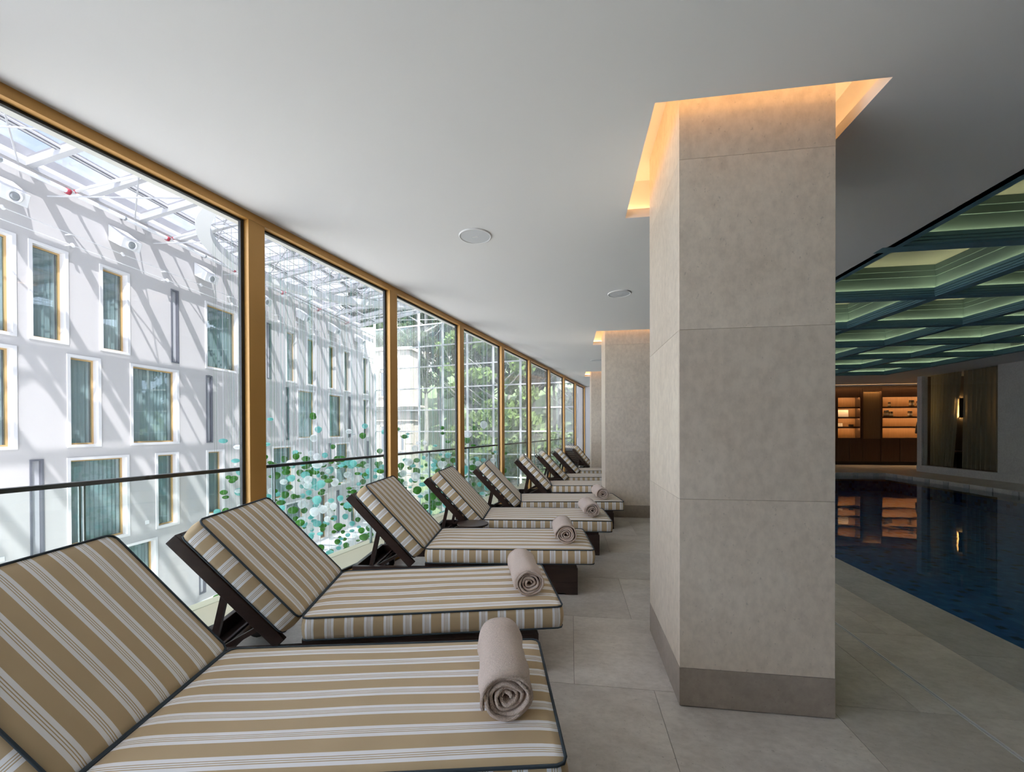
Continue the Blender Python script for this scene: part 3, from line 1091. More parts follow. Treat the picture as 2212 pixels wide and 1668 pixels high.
BANG = math.radians(47)
SL, BL, CT = 1.36, 0.70, 0.118
sm, st, sb = cushion(SL, CT, 30, 16, 1.0)
bm_, bt_, bb_ = cushion(BL, CT, 18, 16, 2.3)
ME_SEAT = sm.mesh('seat_cushion', M_STRIPE, True)
ME_BACK = bm_.mesh('back_cushion', M_STRIPE, True)
def welt(r1, r2, nm):
    m = MB()
    m.tube([(x, y, z + .001) for x, y, z in r1], .0052, 6, True)
    m.tube([(x, y, z + .002) for x, y, z in r2], .0052, 6, True)
    return m.mesh(nm, M_PIPING, True)
ME_SEATP, ME_BACKP = welt(st, sb, 'piping'), welt(bt_, bb_, 'piping')
# sharp seam between top panel and boxing
for me in (ME_SEAT, ME_BACK):
    pass

ZB = 0.252                                    # underside of the seat cushion
def make_lounger():
    t = empty('sun_lounger')
    hw = 0.335
    # frame box
    th = 0.032
    for s in (-1, 1):
        y0, y1 = (s * hw - (th if s > 0 else 0), s * hw + (th if s < 0 else 0))
        bevel(MB().box(-0.60, 1.235, y0, y1, 0.10, 0.215).build('side_rail', M_ESPR, t), .003, 2)
    bevel(MB().box(-0.60, -0.568, -hw + th, hw - th, 0.10, 0.215).build('head_rail', M_ESPR, t), .003)
    bevel(MB().box(1.203, 1.235, -hw + th, hw - th, 0.02, 0.215).build('foot_panel', M_ESPR, t), .003)
    MB().box(-0.566, -0.44, -hw + th, hw - th, 0.118, 0.136).build('shelf', M_ESPR, t)
    bevel(MB().box(0.0, 1.225, -hw, hw, 0.2155, 0.2505).build('seat_platform', M_ESPR, t), .003)
    for s in (-1, 1):
        y0, y1 = (s * hw - (.05 if s > 0 else 0), s * hw + (.05 if s < 0 else 0))
        # foot leg: deep board with a notch cut under it
        pf = [(0.90, 0.10), (0.90, 0.012), (1.135, 0.012), (1.135, 0.0), (1.235, 0.0), (1.235, 0.10)]
        bevel(MB().prism(pf, y0, y1, lambda a, b, c: (a, c, b)).build('leg', M_ESPR, t), .003)
        bevel(MB().box(-0.54, -0.46, y0, y1, 0.055, 0.10).build('leg', M_ESPR, t), .003)
        w_ = MB().lathe([(.018, -.018), (.052, -.018), (.058, -.012), (.058, .012), (.052, .018), (.018, .018)], 20)
        w_.v = [(x - .50, z + s * (hw - .085), y + .058) for x, y, z in w_.v]
        wo_ = w_.build('wheel', M_RUBBER, t, True)
        hb = MB().lathe([(.014, -.022), (.014, .022)], 12)
        hb.v = [(x - .50, z + s * (hw - .085), y + .058) for x, y, z in hb.v]
        hb.build('hub', M_GREYM, wo_)
        # toothed rack for the back support
        rk = MB()
        for q in range(4):
            x = -0.50 + q * .07
            rk.prism([(x, 0.150), (x + .05, 0.180), (x + .05, 0.195), (x, 0.165)], y0 + (.034 if s < 0 else .0), y0 + (.046 if s < 0 else .012), lambda a, b, c: (a, c, b))
        rk.build('support_rack', M_ESPR, t)
    # reclining back
    ca, sa = math.cos(BANG), math.sin(BANG)
    J = Vector((0.0, 0, ZB + CT))
    dn = Vector((-sa, 0, -ca))                # from cushion top surface towards its back
    al = Vector((-ca, 0, sa))                 # up along the back
    org = J + dn * CT
    def B(a, y, c):                           # a up the back, c behind the cushion
        return tuple(org + al * a + Vector((0, y, 0)) + dn * c)
    for s in (-1, 1):
        y0, y1 = (s * hw - (.032 if s > 0 else 0), s * hw + (.032 if s < 0 else 0))
        bevel(MB().box(-0.03, BL + .03, y0, y1, .026, .090, B).build('back_rail', M_ESPR, t), .003)
    bevel(MB().box(BL - .03, BL + .03, -hw + .032, hw - .032, .026, .075, B).build('back_rail', M_ESPR, t), .003)
    for q in range(8):
        a = 0.02 + q * .084
        MB().box(a, a + .058, -hw + .01, hw - .01, .003, .0255, B).build('slat', M_ESPR, t)
    # V-shaped support on both sides
    foot = Vector((-0.47, 0, 0.165))
    for s in (-1, 1):
        y = s * (hw - .055)
        top = Vector(B(.36, 0, .088)); low = Vector(B(.10, 0, .088))
        sp = MB()
        def bar(p, q, wd=.016):
            d = (q - p).normalized()
            nrm = Vector((-d.z, 0, d.x))
            f = lambda a, b, c: tuple(p + d * a + nrm * b + Vector((0, y + c, 0)))
            sp.box(0, (q - p).length, -wd, wd, -.011, .011, f)
        bar(foot, top); 
        sp.build('support_strut', M_ESPR, t)
        sp = MB()
        bar(foot, low, .012)
        sp.build('support_strut', M_ESPR, t)
    MB().tube([(foot.x, -hw + .04, foot.z), (foot.x, hw - .04, foot.z)], .012, 8).build('support_bar', M_ESPR, t)
    # cushions
    o = link('seat_cushion', ME_SEAT, t)
    o.location = (0.006, 0, ZB)
    link('piping', ME_SEATP, o)
    o = link('back_cushion', ME_BACK, t)
    mt = Matrix((al, Vector((0, -1, 0)), -dn)).transposed().to_4x4()
    mt.translation = org
    o.matrix_local = mt
    link('piping', ME_BACKP, o)
    return t

# near seam corner where seat meets back, and heading
LOUNGERS = [((-1.352, 0.925), 11.2, 'striped lounger at the front of the row, its raised back cropped at the picture edge'),
            ((-1.372, 1.938), 13.6, 'second striped lounger of the row, next behind the front one'),
            ((-1.175, 3.210), 5.9, 'third striped lounger of the row, level with the middle of the first column'),
            ((-0.936, 4.338), 4.0, 'fourth striped lounger of the row, a round table at its hinge'),
            ((-0.661, 5.480), 7.0, 'fifth striped lounger, the last with a towel, beside the second column'),
            ((-0.324, 7.113), 6.6, 'sixth striped lounger, its foot hidden by the second column'),
            ((-0.043, 8.400), 8.5, 'seventh striped lounger with a dark table before its hinge'),
            ((0.218, 9.780), 7.0, 'eighth striped lounger, partly hidden, before the third column'),
            ((0.60, 11.75), 30.0, 'last striped lounger, turned to show the slatted underside of its back')]
proto = make_lounger()
LPOS = []
def place(o, j, deg):
    a = math.radians(deg)
    v = Vector((-math.sin(a), math.cos(a)))
    p = Vector(j) + v * (CW / 2)
    o.location = (p.x, p.y, 0)
    o.rotation_euler = (0, 0, a)
    LPOS.append((p, a))
for k, (j, deg, lab) in enumerate(LOUNGERS):
    o = proto if k == 0 else copy_tree(proto)
    place(o, j, deg)
    tag(o, lab, 'sun lounger', 'striped sun loungers along the window')

# ------------------------------------------------------------------ rolled towels
def towel_mesh(seed):
    rnd = random.Random(seed)
    m = MB()
    R, Ln, th = 0.088, 0.41, 0.0085
    turns = 4.6
    n = 150
    ph = [rnd.uniform(0, 6.28) for _ in range(6)]
    a0 = math.radians(205)
    def centre(t):                            # t 0 = core, 1 = loose outer end
        an = a0 - (1 - t) * turns * 2 * math.pi
        r = 0.010 + (R - 0.010) * t ** 0.92
        r *= 1 + 0.05 * math.sin(3 * an + ph[0]) * (1 - .6 * t) + 0.035 * math.sin(5 * an + ph[1] + 6 * t) * (1 - .5 * t)
        x, z = r * math.cos(an), r * math.sin(an)
        z = z * 0.90
        zb = -R * .80
        if z < zb: z = zb + (z - zb) * .25
        return Vector((x, 0, z))
    pts = [centre(k / n) for k in range(n + 1)]
    # loose end falls to the cushion
    segs = 10
    for q in range(segs + 1):
        f = q / segs
        yy = -Ln / 2 + Ln * f
        for k, p in enumerate(pts):
            a, b = pts[max(k - 1, 0)], pts[min(k + 1, n)]
            d = (b - a).normalized()
            nr = Vector((-d.z, 0, d.x))
            t = k / n
            wob = 0.004 * math.sin(11 * f + ph[2] + 9 * t) * t + 0.003 * math.sin(23 * f + 17 * t + ph[3]) * t
            endw = 0.006 * math.sin(40 * t + ph[4]) if q in (0, segs) else 0
            hem = 1.25 if q in (0, segs) else 1.0
            for s in (-1, 1):
                c = p * (1 + wob / .09) + nr * (s * th / 2 * hem)
                m.v.append((c.x, yy + endw + 0.010 * (t - .5) * (1 if q else -1), c.z))
    w_ = 2 * (n + 1)
    def I(q, k, s): return q * w_ + k * 2 + s
    for q in range(segs):
        for k in range(n):
            m.f.append((I(q, k, 0), I(q, k + 1, 0), I(q + 1, k + 1, 0), I(q + 1, k, 0)))
            m.f.append((I(q, k, 1), I(q + 1, k, 1), I(q + 1, k + 1, 1), I(q, k + 1, 1)))
        m.f.append((I(q, n, 0), I(q, n, 1), I(q + 1, n, 1), I(q + 1, n, 0)))
        m.f.append((I(q, 0, 0), I(q + 1, 0, 0), I(q + 1, 0, 1), I(q, 0, 1)))
    for k in range(n):
        m.f.append((I(0, k, 0), I(0, k, 1), I(0, k + 1, 1), I(0, k + 1, 0)))
        m.f.append((I(segs, k, 0), I(segs, k + 1, 0), I(segs, k + 1, 1), I(segs, k, 1)))
    zmin = min(v[2] for v in m.v)
    m.v = [(x, y, z - zmin) for x, y, z in m.v]
    return m.mesh('rolled_towel', M_TOWEL, True, True)
ORD = ['on the front lounger', 'on the second lounger of the row', 'on the third lounger of the row', 'on the fourth lounger, past the round table', 'on the fifth lounger, beside the second column']
# position along and across each cushion
TPOS = [(1.195, 0.015, 2), (1.20, -0.03, 0), (1.155, -.02, 0), (1.16, -.04, 4), (1.105, -.06, 0)]
for k in range(5):
    o = link('rolled_towel', towel_mesh(k + 3))
    p, a = LPOS[k]
    x, y, dr = TPOS[k]
    q = p + Vector((x * math.cos(a) - y * math.sin(a), x * math.sin(a) + y * math.cos(a)))
    o.location = (q.x, q.y, ZB + CT + .0105)
    o.rotation_euler = (0, 0, a + math.radians(dr))
    tag(o, 'beige rolled terry towel ' + ORD[k], 'towel', 'rolled towels on the loungers')

# ------------------------------------------------------------------ round side tables
def side_table(x, y, lab):
    e = empty('side_table', (x, y, 0))
    tag(e, lab, 'table', 'round side tables')
    MB().lathe([(.135, .352), (.158, .358), (.160, .364), (.158, .372), (.150, .374)], 40).build('top', M_ESPR, e, False)
    MB().lathe([(.022, .012), (.020, .05), (.020, .352)], 16).build('stem', M_ESPR, e, True)
    MB().lathe([(.125, 0), (.127, .004), (.125, .012)], 32).build('base', M_ESPR, e)
side_table(-0.995, 4.145, 'small round dark wood table between the third and fourth loungers')
side_table(-0.36, 8.17, 'small round dark wood table between the sixth and seventh loungers')

# ------------------------------------------------------------------ atrium: opposite facade
FX = -16.0
ROWS = [(4.10, 7.08), (0.80, 3.82), (-2.50, 0.47), (-5.80, -2.80)]
WIN = {0: [(5.6, 6.57), (8.1, 9.98), (10.26, 11.25), (12.15, 13.13), (16.30, 18.17), (21.54, 22.51), (23.41, 24.39), (25.65, 26.60), (27.58, 28.53), (30.28, 31.26)],
       1: [(6.2, 8.1), (8.99, 9.97), (11.19, 12.16), (13.12, 15.03), (18.30, 19.28), (22.50, 24.33), (25.67, 27.50), (30.28, 31.28)],
       2: [(7.2, 9.1), (11.17, 13.06), (14.03, 15.0), (16.31, 17.28), (20.40, 22.25), (26.50, 28.34)],
       3: [(8.4, 9.37), (12.20, 14.08), (18.30, 19.28), (21.40, 23.2), (24.6, 25.57), (28.3, 29.3)]}
SLOT = {0: [(7.2, 7.53), (14.72, 15.06), (20.05, 20.38)], 1: [(16.32, 16.65), (21.46, 21.82), (28.17, 28.55)], 2: [(10.24, 10.57), (18.4, 18.73), (25.64, 25.97), (30.9, 31.25)], 3: [(15.9, 16.23), (20.2, 20.53), (26.6, 26.93)]}
def build_facade():
    y0, y1, z0, z1 = -1.0, 32.1, -7.0, 9.25  # unseen near end left open so sky light reaches the first bays
    holes = []
    for r, ws in WIN.items():
        for a, b in ws:
            holes.append((a + .08, b - .08, ROWS[r][0] + .08, ROWS[r][1] - .08))
    for r, ws in SLOT.items():
        for a, b in ws:
            holes.append((a + .02, b - .02, ROWS[r][0] + .02, ROWS[r][1] - .02))
    ys = sorted({y0, y1} | {h[0] for h in holes} | {h[1] for h in holes})
    zs = sorted({z0, z1} | {h[2] for h in holes} | {h[3] for h in holes})
    m = MB()
    vid = {}
    def V(x, y, z):
        k = (x, round(y, 4), round(z, 4))
        if k not in vid:
            vid[k] = len(m.v)
            m.v.append((x, y, z))
        return vid[k]
    for a, b in zip(ys, ys[1:]):
        for c, d in zip(zs, zs[1:]):
            my, mz = (a + b) / 2, (c + d) / 2
            if any(h[0] < my < h[1] and h[2] < mz < h[3] for h in holes):
                continue
            m.f.append((V(FX, a, c), V(FX, b, c), V(FX, b, d), V(FX, a, d)))
            m.f.append((V(FX - .35, a, c), V(FX - .35, a, d), V(FX - .35, b, d), V(FX - .35, b, c)))
    struct(m.build('wall_opposite', M_FACADE, fix=False), 'white rendered hotel facade across the atrium')
    struct(MB().box(FX - 1.4, FX - 1.3, y0, y1, z0, z1).build('wall_backing', M_DARK))  # dark sheet added behind the windows to stop sky leaking through
    struct(MB().box(FX - 1.4, FX, y1 - .0, y1 + .3, z0, z1 + .5).build('wall_corner', M_SURR))
    wn = 13
    cache = {}
    def parts(wd, ht):
        key = (round(wd, 2), round(ht, 2))
        if key in cache: return cache[key]
        P = lambda a, b, c: (a, b, c)
        fw = .09
        s = MB()
        # raised surround and reveal
        for q in ((0, fw, 0, ht), (wd - fw, wd, 0, ht)):
            s.box(-.26, .035, q[0], q[1], q[2], q[3])
        s.box(-.26, .035, fw, wd - fw, 0, fw)
        s.box(-.26, .035, fw, wd - fw, ht - fw, ht)
        g = MB()
        t = .05
        g.box(-.24, -.18, fw, fw + t, fw, ht - fw).box(-.24, -.18, wd - fw - t, wd - fw, fw, ht - fw)
        g.box(-.24, -.18, fw + t, wd - fw - t, fw, fw + t).box(-.24, -.18, fw + t, wd - fw - t, ht - fw - t, ht - fw)
        pn = MB().box(-.215, -.205, fw + t, wd - fw - t, fw + t, ht - fw - t)
        c = MB()
        n = int((wd - .2) / .018)
        for z in (fw, ht - fw):
            for k in range(n + 1):
                y = fw + (wd - 2 * fw) * k / n
                c.v.append((-.36 + .03 * math.sin(y * 46) + .012 * math.sin(y * 17 + 1), y, z))
        for k in range(n):
            c.f.append((k, k + 1, n + 2 + k, n + 1 + k))
        cache[key] = (s.mesh('surround', M_SURR, fix=True), g.mesh('frame', M_WGOLD, fix=True), pn.mesh('pane', M_WPANE), c.mesh('curtain', M_WCURT, True))
        return cache[key]
    for r, ws in WIN.items():
        for a, b in ws:
            z = ROWS[r]
            e = struct(empty('window_%d' % wn, (FX, a, z[0])))
            wn += 1
            for nm, me in zip(('surround', 'frame', 'pane', 'curtain'), parts(b - a, z[1] - z[0])):
                link(nm, me, e)
    sc = None
    for r, ws in SLOT.items():
        for a, b in ws:
            z = ROWS[r]
            if sc is None:
                wd, ht, t = .33, z[1] - z[0], .05
                s = MB()
                s.box(-.14, .03, 0, t, 0, ht).box(-.14, .03, wd - t, wd, 0, ht).box(-.14, .03, t, wd - t, 0, t).box(-.14, .03, t, wd - t, ht - t, ht)
                sc = (s.mesh('frame', M_SLOT, fix=True), MB().box(-.12, -.08, t, wd - t, t, ht - t).mesh('louvre_panel', M_SLOTP))
            e = empty('ventilation_slot', (FX, a, z[0]))
            tag(e, 'narrow dark-framed vertical slot in the white facade', 'vent', 'dark vertical slots in the facade')
            link('frame', sc[0], e)
            link('louvre_panel', sc[1], e)
    # little white wall plates
    pl = MB().box(0, .02, -.07, .07, -.07, .07).mesh('wall_plate', M_WHITE)
    for y, z in ((13.7, -2.15), (17.9, -.3), (9.6, -2.3)):
        o = link('wall_plate', pl)
        o.location = (FX, y, z)
        bevel(o, .006)
        tag(o, 'small square white plate on the facade', 'wall plate', 'wall plates on the facade')
build_facade()

# wedge-shaped floodlights under the eaves
def floodlight():
    e = empty('floodlight')
    P = lambda a, b, c: (b, a, c)             # a along the wall, b out of the wall
    pf = [(0.0, 0.45), (0.62, -0.02), (0.50, -0.36), (0.0, -0.10)]
    m = MB().prism(pf, -.32, .32, lambda a, b, c: (a, c, b))
    bevel(m.build('housing', M_WHITE, e), .01)
    # lens on the slanted front
    d = Vector((0.62 - 0.50, 0, -0.02 + 0.36)).normalized()
    nrm = Vector((d.z, 0, -d.x))
    c = Vector((0.56, 0, -0.19))
    def ring(prof):
        l = MB().lathe(prof, 24)
        l.v = [tuple(c + d * x + Vector((0, 1, 0)) * y + nrm * z) for x, y, z in l.v]
        return l
    ring([(.17, -.01), (.17, .03), (.15, .05), (.12, .03), (.11, .0)]).build('bezel', M_WHITE, e, True)
    ring([(.11, -.02), (.11, .02), (.05, .03)]).build('lens', M_GREYM, e, True)
    return e
fl0 = floodlight()
for k, y in enumerate((9.62, 12.76, 16.1, 19.4, 22.75, 26.0, 29.4)):
    o = fl0 if k == 0 else copy_tree(fl0)
    o.location = (FX + .012, y, 8.12)
    tag(o, 'white wedge-shaped floodlight fixed high on the facade', 'floodlight', 'floodlights on the facade')
# two cable tracks on brackets with small spots
for zz, lab in ((7.62, 'upper thin cable track strung along the top of the facade'), (7.28, 'lower thin cable track with small spots along the facade')):
    e = empty('cable_track', (FX, 3, zz))
    tag(e, lab, 'cable track')
    MB().tube([(.22, 0, 0), (.22, 29, 0)], .014, 6).build('cable', M_WHITE, e)
    br = MB().tube([(0, 0, 0), (.22, 0, 0)], .022, 6).mesh('bracket', M_WHITE)
    spm = MB().tube([(.24, 0, .03), (.30, 0, -.06)], .045, 8).mesh('spot', M_WHITE)
    for k in range(9):
        a = link('bracket', br, e)
        a.location = (0, 1.9 + 3.15 * k, 0)
        b = link('spot', spm, e)
        b.location = (0, 1.9 + 3.15 * k + 1.5 * (zz > 7.4), 0)
# sprinkler main with red couplings and branches
e = empty('sprinkler_pipe', (FX + .16, 3, 8.97))
tag(e, 'white sprinkler pipe with red couplings under the glass roof', 'pipe')
MB().tube([(0, 0, 0), (0, 29, 0)], .07, 10).build('main_pipe', M_WHITE, e, True)
cpm = MB().tube([(0, -.05, 0), (0, .05, 0)], .095, 10).mesh('coupling', M_RED, True)
brm = MB().tube([(0, 0, 0), (1.0, .1, .25), (6.5, .3, .95)], .045, 8).mesh('branch_pipe', M_WHITE, True)
clm = MB().tube([(0, -.03, 0), (0, .03, 0)], .085, 8).box(-.16, .0, -.03, .03, -.03, .03).mesh('bracket', M_GREYM)
y = 8.16
k = 0
while y < 30 - 3:
    a = link('coupling', cpm, e)
    a.location = (0, y - .0, 0)
    a = link('coupling', cpm, e)
    a.location = (0.14, y + .12, .05)
    a.rotation_euler.z = math.pi / 2
    a.scale = (.6, .6, .6)
    b = link('branch_pipe', brm, e)
    b.location = (0.05, y + .1, .02)
    c = link('bracket', clm, e)
    c.location = (0, y - 1.6, 0)
    y += 3.3

# ------------------------------------------------------------------ glass roof: rising beams, purlins, panes, blinds, ties
RY0, RP = 10.29 - 1.635 * 7, 1.635
def roof_z(x):
    return 9.22 + (x - FX) * 0.19 if x < -8 else 9.22 + 8 * 0.19 - (x + 8) * 0.10
def build_roof():
    root = struct(empty('ceiling_atrium', (0, 0, 0)), 'glazed atrium roof of white beams and pale glass')
    ys = [RY0 + RP * k for k in range(20)]
    xs = [FX + 1.2, FX + 2.85, FX + 4.5, FX + 6.15, FX + 7.8, FX + 9.6, FX + 11.4, FX + 13.2]
    bm1 = MB()
    def prof(x, a, b):
        return (x, roof_z(x) + a, roof_z(x) + b)
    X = [FX, -8.0, 2.0]
    b_ = MB()
    for s in (0,):
        pl = [(X[0], roof_z(X[0]) - .02), (X[1], roof_z(-8) - .02), (X[2], roof_z(2.0) - .02), (X[2], roof_z(2.0) + .26), (X[1], roof_z(-8) + .26), (X[0], roof_z(X[0]) + .26)]
        b_.prism(pl, -.085, .085, lambda a, b, c: (a, c, b))
    me = b_.mesh('beam', M_ROOFW, fix=True)
    for y in ys:
        o = link('beam', me, root)
        o.location = (0, y, 0)
    for i, x in enumerate(xs):
        z = roof_z(x)
        o = MB().box(x - .06, x + .06, ys[0], ys[-1], z + .12, z + .27).build('purlin', M_ROOFW, root)
        MB().box(x - .075, x - .06, ys[0], ys[-1], z + .11, z + .14).box(x + .06, x + .075, ys[0], ys[-1], z + .11, z + .14).build('gasket', M_LINE, o)
    # eaves board above the facade
    MB().box(FX - .2, FX + .05, ys[0], ys[-1], 9.2, 9.75).build('eaves_board', M_ROOFW, root)
    edges = [FX + .03] + xs + [1.6]
    for i in range(len(edges) - 1):
        a, b = edges[i] + .07, edges[i + 1] - .07
        pm = MB()
        f = lambda x, y, c: (x, y, roof_z(x) + c)
        pm.box(a, b, .09, RP - .09, .20, .215, f)
        me = pm.mesh('pane', M_ROOFG, fix=True)
        for y in ys[:-1]:
            o = link('pane', me, root)
            o.location = (0, y, 0)
    rnd = random.Random(7)
    bl = {}
    for i in range(2, len(edges) - 1):
        a, b = edges[i] + .12, edges[i + 1] - .12
        f = lambda x, y, c: (x, y, roof_z(x) + c)
        me = MB().box(a, b, .15, RP * .62, .30, .33, f).mesh('blind', M_BLIND, fix=True)
        for k, y in enumerate(ys[:-1]):
            if rnd.random() < .42:
                o = link('blind', me, root)
                o.location = (0, y, 0)
    # upper white trusses above the glass, running along the roof
    for x in (FX + 3.7, FX + 6.9, FX + 10.2):
        z = roof_z(x) + 1.0
        MB().box(x - .05, x + .05, ys[0], ys[-1], z, z + .12).build('truss_chord', M_ROOFW, root)
        d = MB()
        for k, y in enumerate(ys[:-1]):
            d.tube([(x, y, z - .75), (x, y + RP / 2, z), (x, y + RP, z - .75)], .03, 5)
        d.build('truss_brace', M_ROOFW, root)
    # thin tie rods
    tr = MB().tube([(FX + .1, 0, 8.55), (FX + 3.4, 2.4, 9.5), (FX + 6.6, 5.0, 10.1)], .026, 5).mesh('tie_rod', M_ROOFW)
    tr2 = MB().tube([(FX + .1, 2.6, 9.15), (FX + 3.2, .2, 9.62), (FX + 6.4, -2.2, 10.25)], .024, 5).mesh('tie_rod', M_ROOFW)
    for k in range(7):
        for q in (tr, tr2):
            o = link('tie_rod', q, root)
            o.location = (0, 7.4 + 3.27 * k, 0)
build_roof()

# ------------------------------------------------------------------ glazed end wall
CV = Vector((-16, 32.1, 0))
def CP(t, d, z):
    p = CV + GN * t + GD * d
    return (p.x, p.y, z)
def build_curtain_wall():
    root = struct(empty('wall_far', CV), 'tall glazed end wall of white posts and rails')
    def L(t, d, z):
        p = GN * t + GD * d
        return (p.x, p.y, z)
    ts = [.15 + 2.1 * k for k in range(10)]
    zs = [-7.0, -5.4, -3.75, -2.08, -.43, 1.22, 2.88, 4.57, 6.24, 7.82, 9.5]
    pm = MB().box(-.06, .06, -.08, .08, -7, 10.8, L).mesh('post', M_WHITE, fix=True)
    for t in ts:
        o = link('post', pm, root)
        o.location = GN * t
    for z in zs:
        MB().box(ts[0], ts[-1], -.05, .05, z - .045, z + .045, L).build('rail', M_WHITE, root)
    g = {}
    for a, b in zip(zs, zs[1:]):
        me = MB().box(.06, 2.04, -.008, .008, a + .045, b - .045, L).mesh('pane', thin_pane, fix=True)
        for t in ts[:-1]:
            o = link('pane', me, root)
            o.location = GN * t
thin_pane = thin_glass('end_wall_glass', (0.93, 0.95, 0.945), 0.06, 0.6)
def dusty(m, amount):
    n = m.node_tree
    out = [x for x in n.nodes if x.type == 'OUTPUT_MATERIAL'][0]
    src = out.inputs[0].links[0].from_socket
    d = n.nodes.new('ShaderNodeBsdfDiffuse')
    d.inputs[0].default_value = (.8, .82, .83, 1)
    mx = n.nodes.new('ShaderNodeMixShader')
    mx.inputs[0].default_value = amount
    n.links.new(src, mx.inputs[1])
    n.links.new(d.outputs[0], mx.inputs[2])
    n.links.new(mx.outputs[0], out.inputs[0])
dusty(thin_pane, .07)
build_curtain_wall()

# atrium floor, low canopies
struct(MB().box(-18, 2.5, -3, 33, -7.2, -7.0).build('floor_atrium', M_ATFL))
struct(MB().box(-16, -13.9, 22.5, 31, -6.1, -5.75).build('canopy', M_SURR))
struct(MB().box(-16, -14.9, 13.5, 20.5, -6.35, -6.1).build('canopy_low', M_SURR))

# ------------------------------------------------------------------ hanging glass installation
RC, RR, RZ = Vector((-8.0, 16.3, 0)), 5.75, 8.05
def build_ring():
    e = empty('hanging_ring', (RC.x, RC.y, RZ))
    tag(e, 'large white ring strung with cables under the atrium roof', 'ring')
    m = MB()
    n = 72
    for k in range(n):
        a = 2 * math.pi * k / n
        for r, z in ((RR - .20, 0), (RR + .20, 0), (RR + .20, .30), (RR - .20, .30)):
            m.v.append((r * math.cos(a), r * math.sin(a), z))
    for k in range(n):
        for q in range(4):
            a, b = k * 4 + q, k * 4 + (q + 1) % 4
            c, d = ((k + 1) % n) * 4 + (q + 1) % 4, ((k + 1) % n) * 4 + q
            m.f.append((a, b, c, d))
    m.build('ring_band', M_WHITE, e)
    for k in range(-9, 10):
        t = k * .6
        l = math.sqrt(max(RR ** 2 - t * t, 0))
        MB().tube([(t, -l, .34), (t, l, .34)], .010, 4).build('cable', M_WIRE, e)
        MB().tube([(-l, t, .33), (l, t, .33)], .010, 4).build('cable', M_WIRE, e)
    for k in range(8):
        a = 2 * math.pi * k / 8 + .2
        MB().tube([(RR * math.cos(a), RR * math.sin(a), .40), (RR * math.cos(a), RR * math.sin(a), 1.6)], .014, 5).build('hanger', M_WIRE, e)
build_ring()

def bauble_mesh(rz, sk, seed):
    """blown drop: flattened or pear-shaped, a soft dimple below"""
    rnd = random.Random(seed)
    prof = []
    n = 9
    for k in range(n + 1):
        a = math.pi * k / n
        r = math.sin(a) * (1 + sk * math.cos(a) * -.35)
        z = -math.cos(a) * rz
        prof.append((max(r, .02), z))
    m = MB().lathe(prof, 14)
    m.v = [(x * (1 + .05 * math.sin(3 * math.atan2(y, x) + seed)), y, z) for x, y, z in m.v]
    return m
KINDS = [('glass_drop', M_BG, [.98, .74, .55], 'green'), ('glass_drop', M_BT, [1.0, .78, .58], 'teal'), ('glass_drop', M_BC, [1.05, .80, .62], 'clear')]
SHAPE = ['round', 'squat', 'flat']
BME = {}
for ci, (nm, mt, rzs, cn) in enumerate(KINDS):
    for si, rz in enumerate(rzs):
        BME[ci, si] = bauble_mesh(rz, .35 if si == 0 else .1, ci * 3 + si).mesh('glass_drop', mt, True)
WME = MB().tube([(0, 0, 0), (0, 0, 1)], .0018, 4).mesh('wire', M_WIRE)
def scatter():
    rnd = random.Random(21)
    out = []
    while len(out) < 860:
        a, r = rnd.uniform(0, 2 * math.pi), RR * .97 * math.sqrt(rnd.random())
        x, y = RC.x + r * math.cos(a), RC.y + r * math.sin(a)
        # upper limit of the cloud waves over the plan
        top = .15 + .45 * math.sin(.55 * x + .3) * math.cos(.5 * y) - .03 * (r / RR) ** 2
        u = rnd.random()
        z = top - 4.4 * u ** 1.05 if rnd.random() > .05 else top + rnd.uniform(.2, 1.4)
        sz = rnd.choice([.085, .10, .115, .13, .15])
        if any((x - q[0]) ** 2 + (y - q[1]) ** 2 + (z - q[2]) ** 2 < .085 for q in out):
            continue
        ci = rnd.choices([0, 1, 2], [.44, .32, .24])[0]
        si = rnd.choices([0, 1, 2], [.5, .3, .2])[0]
        out.append((x, y, z, sz, ci, si, rnd.uniform(0, 6.28)))
    return out
PTS = scatter()
def shows(q):
    # apparent size; drops below the ledge line of sight come last
    d = math.hypot(q[0], q[1])
    low = (q[2] - H) / d < -0.285
    return (low, d / q[3])
PTS.sort(key=shows)
rest = {0: MB(), 1: MB(), 2: MB()}
for k, (x, y, z, sz, ci, si, rot) in enumerate(PTS):
    if k < 298:
        o = link('glass_drop', BME[ci, si])
        o.location = (x, y, z)
        o.scale = (sz, sz, sz)
        o.rotation_euler = (0, 0, rot)
        # which window bay, and which side of the handrail, it is seen through from the lens
        cam = Vector((0, 0, H))
        dv = Vector((x, y, z)) - cam
        def hit(off):
            t_ = (G0 + GN * off - cam).dot(GN) / dv.dot(GN)
            return cam + dv * t_
        bay = min(max(int(math.floor(((hit(0) - G0).dot(GD) - 1.155) / 1.5)) + 1, 0), 8)
        side = 'above' if hit(-.45).z > 1.034 else 'below'
        big = 'large' if sz > .12 else 'small'
        lab = '%s %s %s glass drop %s the handrail, in the %s window bay' % (big, SHAPE[si], KINDS[ci][3], side, ['first', 'second', 'third', 'fourth', 'fifth', 'sixth', 'seventh', 'eighth', 'ninth'][bay])
        tag(o, lab, 'glass ornament', lab.replace('drop', 'drops'))
        wz = KINDS[ci][2][si]
        wq = link('wire', WME, o)
        wq.location = (0, 0, wz * .98)
        wq.scale = (1 / sz, 1 / sz, (RZ + .33 - z) / sz - wz)
    else:
        m = rest[ci]
        src = BME[ci, si]
        i = len(m.v)
        m.v += [(x + v.co.x * sz, y + v.co.y * sz, z + v.co.z * sz) for v in src.vertices]
        m.f += [tuple(i + q for q in p.vertices) for p in src.polygons]
        m.tube([(x, y, z + sz * .9), (x, y, RZ + .33)], .0018, 4)
